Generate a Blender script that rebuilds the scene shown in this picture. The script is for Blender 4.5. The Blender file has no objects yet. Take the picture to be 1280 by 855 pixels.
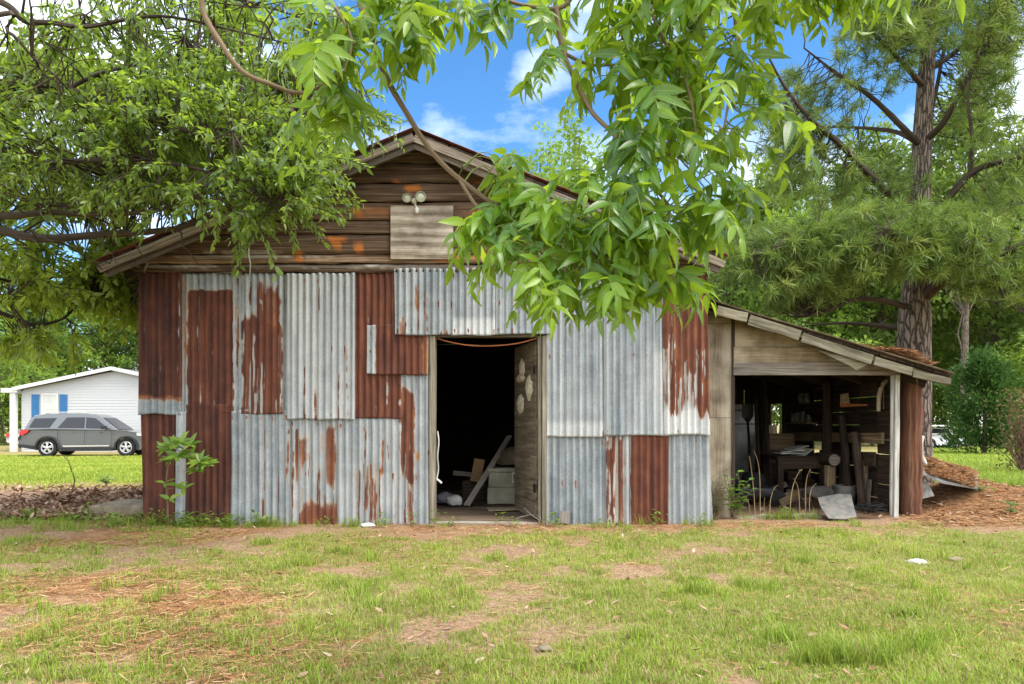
import bpy, bmesh, math, random
import numpy as np
from mathutils import Vector, Matrix

# ------------------------------------------------------------------ camera, sky, sun, exposure
S = bpy.context.scene
C = S.collection
F = 900.0            # focal length in photo pixels (photo is 1280 wide)
CAMZ = 1.0
HY = 530.0           # horizon row of the photo
cd = bpy.data.cameras.new('camera')
cam = bpy.data.objects.new('camera', cd); C.objects.link(cam)
cam.location = (0, 0, CAMZ); cam.rotation_euler = (math.radians(90), 0, 0)
cd.sensor_fit = 'HORIZONTAL'; cd.sensor_width = 36.0
cd.lens = 36.0*F/1280.0
cd.shift_y = (HY-427.5)/1280.0
cd.clip_start = 0.05; cd.clip_end = 3000
S.camera = cam

SUN_EL, SUN_AZ = math.radians(58), math.radians(118)   # azimuth from +Y towards +X
w = bpy.data.worlds.new('World'); S.world = w; w.use_nodes = True
nt = w.node_tree; nt.nodes.clear()
out = nt.nodes.new('ShaderNodeOutputWorld'); bg = nt.nodes.new('ShaderNodeBackground')
sky = nt.nodes.new('ShaderNodeTexSky'); sky.sky_type = 'NISHITA'; sky.sun_disc = False
sky.sun_elevation = SUN_EL; sky.sun_rotation = SUN_AZ
sky.air_density = 1.0; sky.dust_density = 0.3; sky.ozone_density = 2.0
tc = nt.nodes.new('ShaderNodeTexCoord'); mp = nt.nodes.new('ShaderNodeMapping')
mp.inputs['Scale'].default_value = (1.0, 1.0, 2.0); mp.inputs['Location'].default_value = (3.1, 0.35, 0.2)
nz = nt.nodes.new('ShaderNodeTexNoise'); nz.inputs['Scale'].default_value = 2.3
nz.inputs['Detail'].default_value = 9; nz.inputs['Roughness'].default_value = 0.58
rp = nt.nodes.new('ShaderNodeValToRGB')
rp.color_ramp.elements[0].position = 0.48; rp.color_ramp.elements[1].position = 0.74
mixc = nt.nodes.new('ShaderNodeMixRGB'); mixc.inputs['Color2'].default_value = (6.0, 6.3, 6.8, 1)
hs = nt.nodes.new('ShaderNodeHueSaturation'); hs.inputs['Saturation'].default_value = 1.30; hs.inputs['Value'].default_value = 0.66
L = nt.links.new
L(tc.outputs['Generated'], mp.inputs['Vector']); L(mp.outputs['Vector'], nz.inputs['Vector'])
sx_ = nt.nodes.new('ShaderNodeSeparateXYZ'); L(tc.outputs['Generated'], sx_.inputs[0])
ma = nt.nodes.new('ShaderNodeMath'); ma.operation = 'MULTIPLY_ADD'; ma.inputs[1].default_value = -0.26; ma.inputs[2].default_value = 0.275  # thickens the clouds overhead and behind the camera, added as soft fill light
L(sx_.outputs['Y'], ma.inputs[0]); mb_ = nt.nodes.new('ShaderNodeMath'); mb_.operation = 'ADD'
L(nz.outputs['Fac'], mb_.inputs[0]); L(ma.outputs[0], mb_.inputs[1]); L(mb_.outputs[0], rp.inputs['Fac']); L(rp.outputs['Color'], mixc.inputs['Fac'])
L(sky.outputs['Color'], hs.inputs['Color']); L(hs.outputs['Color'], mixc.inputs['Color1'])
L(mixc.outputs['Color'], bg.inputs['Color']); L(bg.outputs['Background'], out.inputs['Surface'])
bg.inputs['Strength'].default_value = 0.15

sd = bpy.data.lights.new('sun', 'SUN'); sd.energy = 2.0; sd.angle = math.radians(32); sd.color = (1.0, 0.95, 0.86)
so = bpy.data.objects.new('sun', sd); C.objects.link(so); so.location = (-5, -10, 20)
sv = Vector((math.sin(SUN_AZ)*math.cos(SUN_EL), math.cos(SUN_AZ)*math.cos(SUN_EL), math.sin(SUN_EL)))
so.rotation_euler = sv.to_track_quat('Z', 'Y').to_euler()
S.view_settings.view_transform = 'Standard'; S.view_settings.look = 'None'
S.view_settings.gamma = 1.0; S.view_settings.use_curve_mapping = False
S.view_settings.exposure = 1.42
S.render.engine = 'CYCLES'
S.cycles.max_bounces = 6; S.cycles.diffuse_bounces = 3; S.cycles.glossy_bounces = 2
S.cycles.transmission_bounces = 4; S.cycles.transparent_max_bounces = 6
S.cycles.use_adaptive_sampling = True; S.cycles.adaptive_threshold = 0.02
S.cycles.use_denoising = True
S.cycles.caustics_reflective = False; S.cycles.caustics_refractive = False

random.seed(5)
R = random.Random(11)
G = np.random.default_rng(7)

# ------------------------------------------------------------------ helpers
def W(px, py, d):
    """photo pixel at distance d -> world point"""
    return Vector(((px-640.0)/F*d, d, CAMZ+(HY-py)/F*d))

def hash2(i, j, seed):
    h = (i.astype(np.int64)*374761393 + j.astype(np.int64)*668265263 + seed*1442695041) & 0xffffffff
    h = ((h ^ (h >> 13))*1274126177) & 0xffffffff
    return ((h ^ (h >> 16)) & 0xffff)/65535.0

def vnoise(x, y, seed=0):
    x = np.asarray(x, float); y = np.asarray(y, float)
    i = np.floor(x); j = np.floor(y); fx = x-i; fy = y-j
    fx = fx*fx*(3-2*fx); fy = fy*fy*(3-2*fy)
    a = hash2(i, j, seed); b = hash2(i+1, j, seed); c = hash2(i, j+1, seed); d = hash2(i+1, j+1, seed)
    return (a*(1-fx)+b*fx)*(1-fy)+(c*(1-fx)+d*fx)*fy

def fbm(x, y, seed=0, o=4):
    s = 0; a = .5; t = 0
    for k in range(o):
        s = s+a*vnoise(x*2**k, y*2**k, seed+k*17); t += a; a *= .5
    return s/t

def sstep(a, b, x):
    t = np.clip((x-a)/(b-a), 0, 1); return t*t*(3-2*t)

def tag(o, label=None, cat=None, group=None, kind=None):
    if label: o['label'] = label
    if cat: o['category'] = cat
    if group: o['group'] = group
    if kind: o['kind'] = kind
    return o

def thing(name, label, cat, loc=(0, 0, 0), group=None):
    o = bpy.data.objects.new(name, None); C.objects.link(o)
    o.location = loc; o.empty_display_size = .2
    return tag(o, label, cat, group)

def link(name, me, mat, parent=None, smooth=False):
    o = bpy.data.objects.new(name, me); C.objects.link(o)
    if mat:
        for m in (mat if isinstance(mat, (list, tuple)) else [mat]): me.materials.append(m)
    if smooth: me.shade_smooth()
    if parent:
        o.parent = parent
        if parent.type == 'EMPTY': o.matrix_parent_inverse = Matrix.Translation(-parent.location)
    return o

def copy_tree(o, parent=None):
    c = o.copy(); C.objects.link(c)
    if parent: c.parent = parent
    for ch in o.children: copy_tree(ch, c)
    return c

def mesh_np(name, V, quads=None, tris=None, attrs=None, vattrs=None):
    """fast mesh from numpy: V (n,3), quads (m,4), tris (k,3)"""
    me = bpy.data.meshes.new(name)
    V = np.ascontiguousarray(V, np.float32)
    me.vertices.add(len(V)); me.vertices.foreach_set('co', V.ravel())
    idx = []; starts = []; n = 0
    if quads is not None and len(quads):
        idx.append(np.asarray(quads, np.int32).ravel()); starts.append(np.arange(len(quads), dtype=np.int32)*4); n = len(quads)*4
    if tris is not None and len(tris):
        idx.append(np.asarray(tris, np.int32).ravel()); starts.append(n+np.arange(len(tris), dtype=np.int32)*3)
    idx = np.concatenate(idx); starts = np.concatenate(starts)
    me.loops.add(len(idx)); me.loops.foreach_set('vertex_index', idx)
    me.polygons.add(len(starts)); me.polygons.foreach_set('loop_start', starts)
    me.update(calc_edges=True)
    for k, v in (attrs or {}).items():
        a = me.attributes.new(k, 'FLOAT', 'POINT'); a.data.foreach_set('value', np.ascontiguousarray(v, np.float32).ravel())
    for k, v in (vattrs or {}).items():
        a = me.attributes.new(k, 'FLOAT_VECTOR', 'POINT'); a.data.foreach_set('vector', np.ascontiguousarray(v, np.float32).ravel())
    me.validate()
    return me

def grid_quads(ny, nx):
    i = np.arange((ny-1)*(nx-1)); r = i//(nx-1); c = i % (nx-1)
    a = r*nx+c
    return np.stack([a, a+1, a+nx+1, a+nx], 1)

class MB:
    """collects boxes, beams, tubes and prisms; build() links them as ONE mesh. gc = grain coordinates, rnd = per-piece random"""
    def __init__(s): s.V = []; s.F = []; s.gc = []; s.rnd = []
    def add(s, vs, fs, gc=None, rnd=None):
        b = len(s.V); rnd = R.random() if rnd is None else rnd
        s.V += [tuple(v) for v in vs]; s.F += [tuple(b+i for i in f) for f in fs]
        s.gc += [tuple(g) for g in (gc if gc is not None else vs)]; s.rnd += [rnd]*len(vs)
        return s
    def box(s, c, ux, uy, uz, l, ww, t, jit=0.0, rnd=None, seg=1):
        ux, uy, uz = Vector(ux), Vector(uy), Vector(uz); c = Vector(c)
        off = Vector((R.uniform(0, 30), R.uniform(0, 30), R.uniform(0, 30)))
        vs = []; gc = []; fs = []
        for k in range(seg+1):
            a = -l/2+l*k/seg
            for (b, d) in ((-ww/2, -t/2), (ww/2, -t/2), (ww/2, t/2), (-ww/2, t/2)):
                j = [R.uniform(-jit, jit) for _ in range(3)]
                vs.append(c+ux*(a+j[0])+uy*(b+j[1])+uz*(d+j[2]*.5)); gc.append(off+Vector((a, b, d)))
        for k in range(seg):
            o = k*4
            for q in range(4):
                p = (q+1) % 4; fs.append((o+q, o+p, o+4+p, o+4+q))
        fs.append((3, 2, 1, 0)); o = seg*4; fs.append((o, o+1, o+2, o+3))
        return s.add(vs, fs, gc, rnd)
    def beam(s, p0, p1, ww, t, up=(0, 0, 1), jit=0.0, rnd=None, seg=1):
        """a board from p0 to p1: width ww along 'up', thickness t"""
        p0, p1 = Vector(p0), Vector(p1); ux = (p1-p0).normalized(); up = Vector(up)
        uz = ux.cross(up).normalized(); uy = uz.cross(ux).normalized()
        return s.box((p0+p1)/2, ux, uy, uz, (p1-p0).length, ww, t, jit, rnd, seg)
    def abox(s, x0, x1, y0, y1, z0, z1, axis='x', jit=0.0, rnd=None, seg=1):
        c = ((x0+x1)/2, (y0+y1)/2, (z0+z1)/2); d = (abs(x1-x0), abs(y1-y0), abs(z1-z0))
        if axis == 'x': return s.box(c, (1, 0, 0), (0, 0, 1), (0, -1, 0), d[0], d[2], d[1], jit, rnd, seg)
        if axis == 'z': return s.box(c, (0, 0, 1), (1, 0, 0), (0, 1, 0), d[2], d[0], d[1], jit, rnd, seg)
        return s.box(c, (0, 1, 0), (0, 0, 1), (1, 0, 0), d[1], d[2], d[0], jit, rnd, seg)
    def tube(s, pts, rad, n=8, wob=0.0, cap=True, rnd=None):
        pts = [Vector(p) for p in pts]
        if not isinstance(rad, (list, tuple)): rad = [rad]*len(pts)
        vs = []; gc = []; fs = []; L_ = 0; ref = Vector((0.13, 0.21, 0.97))
        off = R.uniform(0, 50)
        for i, p in enumerate(pts):
            a = pts[max(0, i-1)]; b = pts[min(len(pts)-1, i+1)]
            t = (b-a)
            t = t.normalized() if t.length > 1e-9 else Vector((0, 0, 1))
            if abs(t.dot(ref)) > .95: rf = Vector((1, 0.1, 0))
            else: rf = ref
            u = t.cross(rf).normalized(); v = t.cross(u)
            if i: L_ += (p-pts[i-1]).length
            for k in range(n):
                an = 2*math.pi*k/n; rr = rad[i]*(1+R.uniform(-wob, wob))
                vs.append(p+(u*math.cos(an)+v*math.sin(an))*rr); gc.append((off+L_, rad[0]*math.cos(an), rad[0]*math.sin(an)))
        for i in range(len(pts)-1):
            for k in range(n):
                a = i*n+k; b = i*n+(k+1) % n
                fs.append((a, b, b+n, a+n))
        if cap:
            fs.append(tuple(range(n-1, -1, -1))); o = (len(pts)-1)*n; fs.append(tuple(range(o, o+n)))
        return s.add(vs, fs, gc, rnd)
    def prism(s, outline, d, rnd=None, gc=None):
        """closed outline (3-D points) extruded by vector d"""
        d = Vector(d); n = len(outline); a = [Vector(p) for p in outline]; b = [p+d for p in a]
        off = Vector((R.uniform(0, 30), 0, R.uniform(0, 30)))
        fs = [tuple(range(n)), tuple(range(2*n-1, n-1, -1))]
        for i in range(n):
            j = (i+1) % n; fs.append((i, i+n, j+n, j))
        g = gc or [off+p for p in a+b]
        return s.add(a+b, fs, g, rnd)
    def lathe(s, prof, c, ax=(0, 0, 1), n=20, rnd=None, cap=True):
        """prof: (radius, height) pairs round axis ax through c"""
        ax = Vector(ax).normalized(); u = ax.orthogonal().normalized(); v = ax.cross(u); c = Vector(c)
        vs = []; fs = []
        for (r, h) in prof:
            for k in range(n):
                a = 2*math.pi*k/n; vs.append(c+ax*h+(u*math.cos(a)+v*math.sin(a))*r)
        for i in range(len(prof)-1):
            for k in range(n):
                a = i*n+k; b = i*n+(k+1) % n; fs.append((a, b, b+n, a+n))
        if cap: fs.append(tuple(range(n-1, -1, -1))); o = (len(prof)-1)*n; fs.append(tuple(range(o, o+n)))
        return s.add(vs, fs, None, rnd)
    def build(s, name, mat, parent=None, smooth=False, bevel=0.0):
        me = bpy.data.meshes.new(name); me.from_pydata(s.V, [], s.F); me.update()
        bm = bmesh.new(); bm.from_mesh(me); bmesh.ops.recalc_face_normals(bm, faces=bm.faces); bm.to_mesh(me); bm.free()
        a = me.attributes.new('gc', 'FLOAT_VECTOR', 'POINT'); a.data.foreach_set('vector', np.array(s.gc, np.float32).ravel())
        a = me.attributes.new('rnd', 'FLOAT', 'POINT'); a.data.foreach_set('value', np.array(s.rnd, np.float32))
        o = link(name, me, mat, parent, smooth)
        if bevel:
            m = o.modifiers.new('bevel', 'BEVEL'); m.width = bevel; m.segments = 2; m.limit_method = 'ANGLE'; m.angle_limit = math.radians(40)
        if smooth and not bevel:
            me.shade_smooth()
            try: me.set_sharp_from_angle(angle=math.radians(50))
            except Exception: pass
        return o

# ------------------------------------------------------------------ materials
class NT:
    def __init__(s, name):
        s.m = bpy.data.materials.new(name); s.m.use_nodes = True; s.t = s.m.node_tree
        s.b = s.t.nodes['Principled BSDF']; s.o = s.t.nodes['Material Output']
    def n(s, kind, **kw):
        nd = s.t.nodes.new('ShaderNode'+kind)
        for k, v in kw.items():
            if hasattr(nd, k) and k not in nd.inputs: setattr(nd, k, v)
            elif hasattr(v, 'is_output'): s.t.links.new(v, nd.inputs[k])
            else: nd.inputs[k].default_value = v
        return nd
    def l(s, a, b): s.t.links.new(a, b)
    def attr(s, name): return s.n('Attribute', attribute_name=name)
    def noise(s, vec, scale, detail=5, rough=.55, dist=0.0):
        nd = s.n('TexNoise', Scale=scale, Detail=detail, Roughness=rough, Distortion=dist)
        if vec is not None: s.l(vec, nd.inputs['Vector'])
        return nd.outputs['Fac']
    def map(s, vec, sc=(1, 1, 1), loc=(0, 0, 0)):
        nd = s.n('Mapping'); nd.inputs['Scale'].default_value = sc; nd.inputs['Location'].default_value = loc
        s.l(vec, nd.inputs['Vector']); return nd.outputs['Vector']
    def ramp(s, fac, stops):
        nd = s.n('ValToRGB'); cr = nd.color_ramp
        while len(cr.elements) < len(stops): cr.elements.new(.5)
        for e, (p, c) in zip(cr.elements, stops):
            e.position = p; e.color = (c if isinstance(c, (tuple, list)) and len(c) == 4 else (*c, 1)) if not isinstance(c, (int, float)) else (c, c, c, 1)
        s.l(fac, nd.inputs['Fac']); return nd.outputs['Color']
    def mix(s, fac, a, b, mode='MIX'):
        nd = s.n('MixRGB', blend_type=mode)
        for k, v in (('Fac', fac), ('Color1', a), ('Color2', b)):
            if hasattr(v, 'is_output'): s.l(v, nd.inputs[k])
            elif isinstance(v, (int, float)): nd.inputs[k].default_value = v if k == 'Fac' else (v, v, v, 1)
            else: nd.inputs[k].default_value = (*v, 1)
        return nd.outputs['Color']
    def math(s, op, a, b=0.0, clamp=False):
        nd = s.n('Math', operation=op, use_clamp=clamp)
        for i, v in enumerate((a, b)):
            if hasattr(v, 'is_output'): s.l(v, nd.inputs[i])
            else: nd.inputs[i].default_value = v
        return nd.outputs[0]
    def bump(s, h, strength=.3, dist=.01):
        nd = s.n('Bump', Strength=strength, Distance=dist); s.l(h, nd.inputs['Height']); s.l(nd.outputs['Normal'], s.b.inputs['Normal'])
    def fin(s, col=None, rough=.8, spec=.3, metal=0.0):
        if col is not None:
            if hasattr(col, 'is_output'): s.l(col, s.b.inputs['Base Color'])
            else: s.b.inputs['Base Color'].default_value = (*col, 1)
        for k, v in (('Roughness', rough), ('Specular IOR Level', spec), ('Metallic', metal)):
            if hasattr(v, 'is_output'): s.l(v, s.b.inputs[k])
            else: s.b.inputs[k].default_value = v
        return s.m

def plain(name, col, rough=.6, spec=.4, metal=0.0, var=.25, scale=6.0, bump=0.0):
    t = NT(name); co = t.n('TexCoord').outputs['Object']
    n = t.noise(co, scale, 6)
    lo = tuple(c*(1-var) for c in col); hi = tuple(min(1, c*(1+var)) for c in col)
    c = t.ramp(n, [(.3, lo), (.7, hi)])
    if bump: t.bump(t.noise(co, scale*8, 4), bump)
    return t.fin(c, rough, spec, metal)

def wood(name, dark, mid, light, rough=.88, bump=.5, along=1.1, across=42, bare=False, rvar=(.62, 1.3)):
    t = NT(name); g = t.attr('gc').outputs['Vector']; r = t.attr('rnd').outputs['Fac']
    n1 = t.noise(t.map(g, (along, across, across)), 1.0, 7, .62, .8)
    n2 = t.noise(t.map(g, (along*3, across*3.2, across*3.2)), 1.0, 4, .6)
    n3 = t.noise(g, 2.6, 4, .6)
    c = t.ramp(n1, [(.28, dark), (.5, mid), (.74, light)])
    c = t.mix(.55, c, t.ramp(n2, [(.32, .32), (.60, 1.18)]), 'MULTIPLY')
    c = t.mix(.6, c, t.ramp(n3, [(.3, .55), (.7, 1.25)]), 'MULTIPLY')
    mr = t.n('MapRange'); mr.inputs['To Min'].default_value = rvar[0]*.85; mr.inputs['To Max'].default_value = rvar[1]
    t.l(r, mr.inputs['Value'])
    c = t.mix(1.0, c, mr.outputs['Result'], 'MULTIPLY')
    if bare:
        b = t.attr('bare').outputs['Fac']
        k = t.math('MULTIPLY', b, t.ramp(n2, [(.3, .4), (.55, 1.3)]), True)
        c = t.mix(k, c, t.ramp(n1, [(.3, (.30, .075, .012)), (.7, (.55, .20, .045))]))
        wl = t.attr('pale').outputs['Fac']
        c = t.mix(wl, c, t.ramp(n2, [(.3, (.20, .18, .15)), (.6, (.5, .47, .42))]))
    h = t.math('ADD', t.math('MULTIPLY', n1, .5), n2)
    t.bump(h, bump, .008)
    return t.fin(c, rough, .2)

def leafmat(name, dark, light, trans, tfac=.4, rough=.42, spec=.4, veins=False, hi=None):
    t = NT(name); r = t.attr('rnd').outputs['Fac']
    c = t.ramp(r, [(0.0, dark), (.6, light), (1.0, hi or light)])
    tcx = t.mix(r, tuple(x*.7 for x in trans), trans)
    if veins:
        u = t.attr('uu').outputs['Fac']; v = t.attr('vv').outputs['Fac']
        au = t.math('ABSOLUTE', u)
        mid = t.math('LESS_THAN', au, .07)
        ph = t.math('ADD', t.math('MULTIPLY', v, 62.0), t.math('MULTIPLY', au, -9.0))
        sv_ = t.math('GREATER_THAN', t.math('SINE', ph), .90)
        k = t.math('ADD', t.math('MULTIPLY', mid, .55), t.math('MULTIPLY', sv_, .13), True)
        c = t.mix(k, c, tuple(min(1, x*2.6) for x in light))
        t.bump(t.math('SUBTRACT', t.math('SINE', ph), t.math('MULTIPLY', mid, 2.0)), .10, .0010)
    t.fin(c, rough, spec)
    tr = t.n('BsdfTranslucent'); t.l(tcx, tr.inputs['Color'])
    mx = t.n('MixShader', Fac=tfac); t.l(t.b.outputs[0], mx.inputs[1]); t.l(tr.outputs[0], mx.inputs[2])
    t.l(mx.outputs[0], t.o.inputs['Surface'])
    return t.m

def bark(name, dark, light, sc=7.0, st=.9, plates=False):
    t = NT(name); g = t.attr('gc').outputs['Vector']
    if plates:
        v = t.n('TexVoronoi', Scale=1.0, feature='DISTANCE_TO_EDGE'); 
        wv = t.n('VectorMath', operation='ADD'); nn = t.n('TexNoise', Scale=9.0)
        t.l(g, nn.inputs['Vector']); sc2 = t.n('VectorMath', operation='SCALE'); sc2.inputs['Scale'].default_value = .06
        t.l(nn.outputs['Color'], sc2.inputs[0]); t.l(g, wv.inputs[0]); t.l(sc2.outputs[0], wv.inputs[1])
        t.l(t.map(wv.outputs[0], (3.4, 14, 14)), v.inputs['Vector'])
        h = t.ramp(v.outputs['Distance'], [(0.0, 0.0), (.22, 1.0)])
        n = t.noise(g, 30, 5)
        c = t.ramp(t.math('ADD', t.math('MULTIPLY', h, .75), t.math('MULTIPLY', n, .3)), [(.15, dark), (.75, light)])
        t.bump(t.math('ADD', h, t.math('MULTIPLY', n, .4)), st, .03)
    else:
        n = t.noise(t.map(g, (2.2, sc*3, sc*3)), 1.0, 7, .65, .5)
        c = t.ramp(n, [(.3, dark), (.7, light)]); t.bump(n, st, .02)
    return t.fin(c, .92, .15)

def tin(name):
    t = NT(name); co = t.n('TexCoord').outputs['Object']
    ru = t.attr('rust').outputs['Fac']; hue = t.attr('hue').outputs['Fac']; tone = t.attr('tone').outputs['Fac']
    ns = t.noise(co, 75, 6, .72)                                   # spangle / speckle
    nst = t.noise(t.map(co, (60, 60, 2.2)), 1.0, 5, .6)            # run-down streaks
    nb = t.noise(co, 7.0, 7, .68)
    galv = t.ramp(t.math('ADD', t.math('MULTIPLY', ns, .45), t.math('MULTIPLY', nb, .55)),
                  [(.28, (.100, .120, .132)), (.5, (.205, .235, .250)), (.70, (.36, .388, .40))])
    galv = t.mix(.55, galv, t.ramp(nst, [(.3, .62), (.65, 1.18)]), 'MULTIPLY')
    white = t.mix(nst, (.50, .49, .46), (.70, .70, .68))
    galv = t.mix(t.math('MULTIPLY', tone, t.ramp(ns, [(.3, .55), (.6, 1.0)])), galv, white)
    rc = t.ramp(t.math('ADD', t.math('MULTIPLY', t.math('ADD', nb, t.math('MULTIPLY', nst, .7)), .45), t.math('MULTIPLY', hue, .60)),
                [(.24, (.023, .010, .008)), (.47, (.080, .026, .016)), (.67, (.150, .049, .025)), (.86, (.27, .11, .042)), (1.0, (.42, .23, .08))])
    rc = t.mix(.45, rc, t.ramp(ns, [(.3, .55), (.62, 1.2)]), 'MULTIPLY')
    k = t.math('ADD', ru, t.math('MULTIPLY', t.math('SUBTRACT', t.math('ADD', t.math('MULTIPLY', ns, .5), t.math('MULTIPLY', nst, .5)), .5), 1.25))
    kk = t.ramp(k, [(.36, 0.0), (.47, .75), (.58, 1.0)])
    # a thin orange halo where rust starts
    halo = t.ramp(k, [(.20, 0.0), (.38, .40), (.55, 0.0)])
    c = t.mix(halo, galv, (.42, .25, .11)); c = t.mix(kk, c, rc)
    t.bump(t.math('ADD', t.math('MULTIPLY', ns, .6), nb), .22, .004)
    met = t.math('MULTIPLY', t.math('SUBTRACT', 1.0, kk), .25)
    rgh = t.math('ADD', t.math('MULTIPLY', kk, .28), .5)
    return t.fin(c, rgh, .35, met)

M = {}
M['tin'] = tin('corrugated_tin')
M['plank'] = wood('weathered_plank', (.040, .025, .016), (.145, .090, .055), (.33, .235, .155), bare=True)
M['rake'] = wood('rake_wood', (.06, .045, .033), (.17, .135, .10), (.34, .29, .225))
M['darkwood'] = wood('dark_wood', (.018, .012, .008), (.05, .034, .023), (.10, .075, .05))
M['greywood'] = wood('grey_wood', (.12, .10, .08), (.28, .24, .195), (.46, .42, .36))
M['tanwood'] = wood('tan_wood', (.13, .085, .045), (.30, .21, .115), (.48, .37, .23))
M['redlog'] = wood('red_log', (.040, .018, .012), (.14, .058, .032), (.30, .18, .115), along=1.0, across=22, rvar=(.9, 1.1))
M['jamb'] = wood('jamb_wood', (.10, .085, .06), (.24, .205, .15), (.40, .36, .28), across=30)
M['door'] = wood('door_wood', (.085, .064, .042), (.18, .14, .094), (.29, .235, .165), along=1.5, across=20, rvar=(.95, 1.05))
M['whitewood'] = wood('peeling_white_wood', (.30, .28, .23), (.56, .54, .48), (.72, .70, .66), across=22)

def plywood(name, dark, mid, light, scale=3.0, dist=7.0):
    t = NT(name); g = t.attr('gc').outputs['Vector']
    wv = t.n('TexWave', Scale=scale, Distortion=dist, Detail=4.0); wv.inputs['Detail Scale'].default_value = .8
    wv.bands_direction = 'Y'
    t.l(t.map(g, (.35, 1.0, 1.0)), wv.inputs['Vector'])
    n2 = t.noise(t.map(g, (2.5, 75, 75)), 1.0, 6, .7, .6); n3 = t.noise(g, 4.0, 5)
    f = t.math('ADD', t.math('MULTIPLY', wv.outputs['Fac'], .22), t.math('ADD', t.math('MULTIPLY', n2, .62), t.math('MULTIPLY', n3, .50)))
    c = t.ramp(f, [(.48, dark), (.66, mid), (.86, light)])
    c = t.mix(.6, c, t.ramp(n3, [(.25, .5), (.7, 1.2)]), 'MULTIPLY')
    t.bump(f, .35, .006)
    return t.fin(c, .9, .15)
M['ply_grey'] = plywood('weathered_plywood', (.16, .125, .09), (.33, .28, .215), (.52, .465, .38))
M['ply_tan'] = plywood('tan_plywood', (.15, .11, .065), (.30, .235, .15), (.45, .375, .26))
M['ply_panel'] = plywood('grey_tan_plywood', (.16, .125, .085), (.33, .27, .195), (.46, .40, .31), scale=1.2, dist=3.0)
M['concrete'] = plain('concrete', (.22, .18, .125), .9, .2, var=.45, scale=9, bump=.4)
M['black'] = plain('black_soot', (.012, .012, .012), .8, .2)
M['blackmetal'] = plain('black_metal', (.02, .02, .022), .5, .4)
M['rope'] = plain('pale_rope', (.30, .25, .16), .9, .1)
M['white'] = plain('white_paint', (.60, .60, .58), .5, .3, var=.06)
M['offwhite'] = plain('dirty_white', (.50, .49, .44), .6, .3, var=.3)
M['orange'] = plain('orange_cord', (.36, .12, .045), .6, .3)

# ------------------------------------------------------------------ ground
def gz(x, y):
    x = np.asarray(x, float); y = np.asarray(y, float)
    z = (fbm(x*1.7, y*1.7, 3)-.5)*.05*sstep(60, 14, y)
    z = z-.30*sstep(13, 27, y)*sstep(-2.2, -5.5, x) - .22*sstep(13, 28, y)*sstep(2.0, 5.5, x)
    z = z*sstep(6.9, 6.2, y)*1.0+z*(1-sstep(6.9, 6.2, y))*.25*(y < 13)+z*(y >= 13)*(1-sstep(6.9, 6.2, y))
    z = z+.10*np.exp(-((x+5.2)/1.4)**2-((y-9.0)/1.1)**2)            # leaf bank
    z = z+.30*np.exp(-((x-5.5)/.75)**2-((y-8.75)/.55)**2)+.14*np.exp(-((x-6.8)/1.0)**2-((y-9.3)/.8)**2)+.05*(fbm(x*3, y*3, 19)-.5)*(x > 4.3)*(y > 7.4)*(y < 11)            # straw mound by the pine
    return z

def grass_mask(x, y):
    n = fbm(x*1.25+7, y*1.25, 21, 4)
    n2 = fbm(x*3.4, y*3.4, 31, 3)
    r = x/np.maximum(y, .1)                      # bearing
    n3 = fbm(x*9.0, y*9.0, 37, 3)
    base = .665+.09*sstep(-.45, .15, r)
    base = base-.34*sstep(5.6, 6.9, y)*(1-sstep(7.3, 8, y))
    base = base-.06*sstep(-.12, -.55, r)*(1-sstep(7.3, 9, y))
    m = base+(n-.5)*1.05+(n2-.5)*.9+(n3-.5)*.8
    m = sstep(.12, .80, m)
    lawn = sstep(11.3, 12.3, y-.7*fbm(x, y*0+3, 5))
    m = np.where(x < -3.0, np.maximum(m*(1-sstep(7.2, 8.0, y)*.75), lawn), m)
    m = np.where(x > 2.2, np.where(y > 7.4, np.maximum(sstep(10.8, 12.0, y), .12*m), m), m)
    return m

def straw_mask(x, y):
    n = fbm(x*1.1+3, y*1.1+9, 41, 4); r = x/np.maximum(y, .1)
    a = .8*sstep(-.02, -.50, r)*sstep(7.6, 6.5, y)*sstep(.38, .62, n)+.25*sstep(.5, .7, n)
    b = sstep(6.3, 7.0, y)*sstep(7.5, 7.3, y)*.6*sstep(.3, .6, n)
    c = sstep(3.9, 4.6, x)*sstep(7.0, 7.5, y+(n-.5))*sstep(11.6, 10.6, y)
    return np.clip(np.maximum(np.maximum(a, b), c), 0, 1)

def axis(dense0, dense1, step, lo, hi):
    a = list(np.arange(dense0, dense1+step/2, step)); s = step
    while a[-1] < hi: s *= 1.16; a.append(a[-1]+s)
    s = step; b = [dense0]
    while b[-1] > lo: s *= 1.16; b.append(b[-1]-s)
    return np.array(b[:0:-1]+a)
xs = axis(-8, 9, .075, -500, 500); ys = axis(2.2, 13, .075, -80, 900)
X, Y = np.meshgrid(xs, ys); Z = gz(X, Y)
gt = NT('earth_and_turf'); g_ = gt.n('TexCoord').outputs['Object']
ga = gt.attr('grass').outputs['Fac']; sa = gt.attr('straw').outputs['Fac']
n1 = gt.noise(g_, 3.0, 8, .65); n2 = gt.noise(g_, 38, 6, .7); n3 = gt.noise(g_, 160, 3, .6)
soil = gt.ramp(n2, [(.28, (.14, .088, .055)), (.5, (.28, .185, .120)), (.72, (.42, .31, .22))])
soil = gt.mix(.5, soil, gt.ramp(n1, [(.3, (.7, .62, .55)), (.7, (1.15, 1.1, 1.05))]), 'MULTIPLY')
strw = gt.ramp(n2, [(.25, (.14, .065, .03)), (.5, (.29, .15, .07)), (.75, (.42, .27, .15))])
turf = gt.ramp(n2, [(.25, (.12, .105, .04)), (.5, (.24, .225, .08)), (.75, (.30, .30, .10))])
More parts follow.
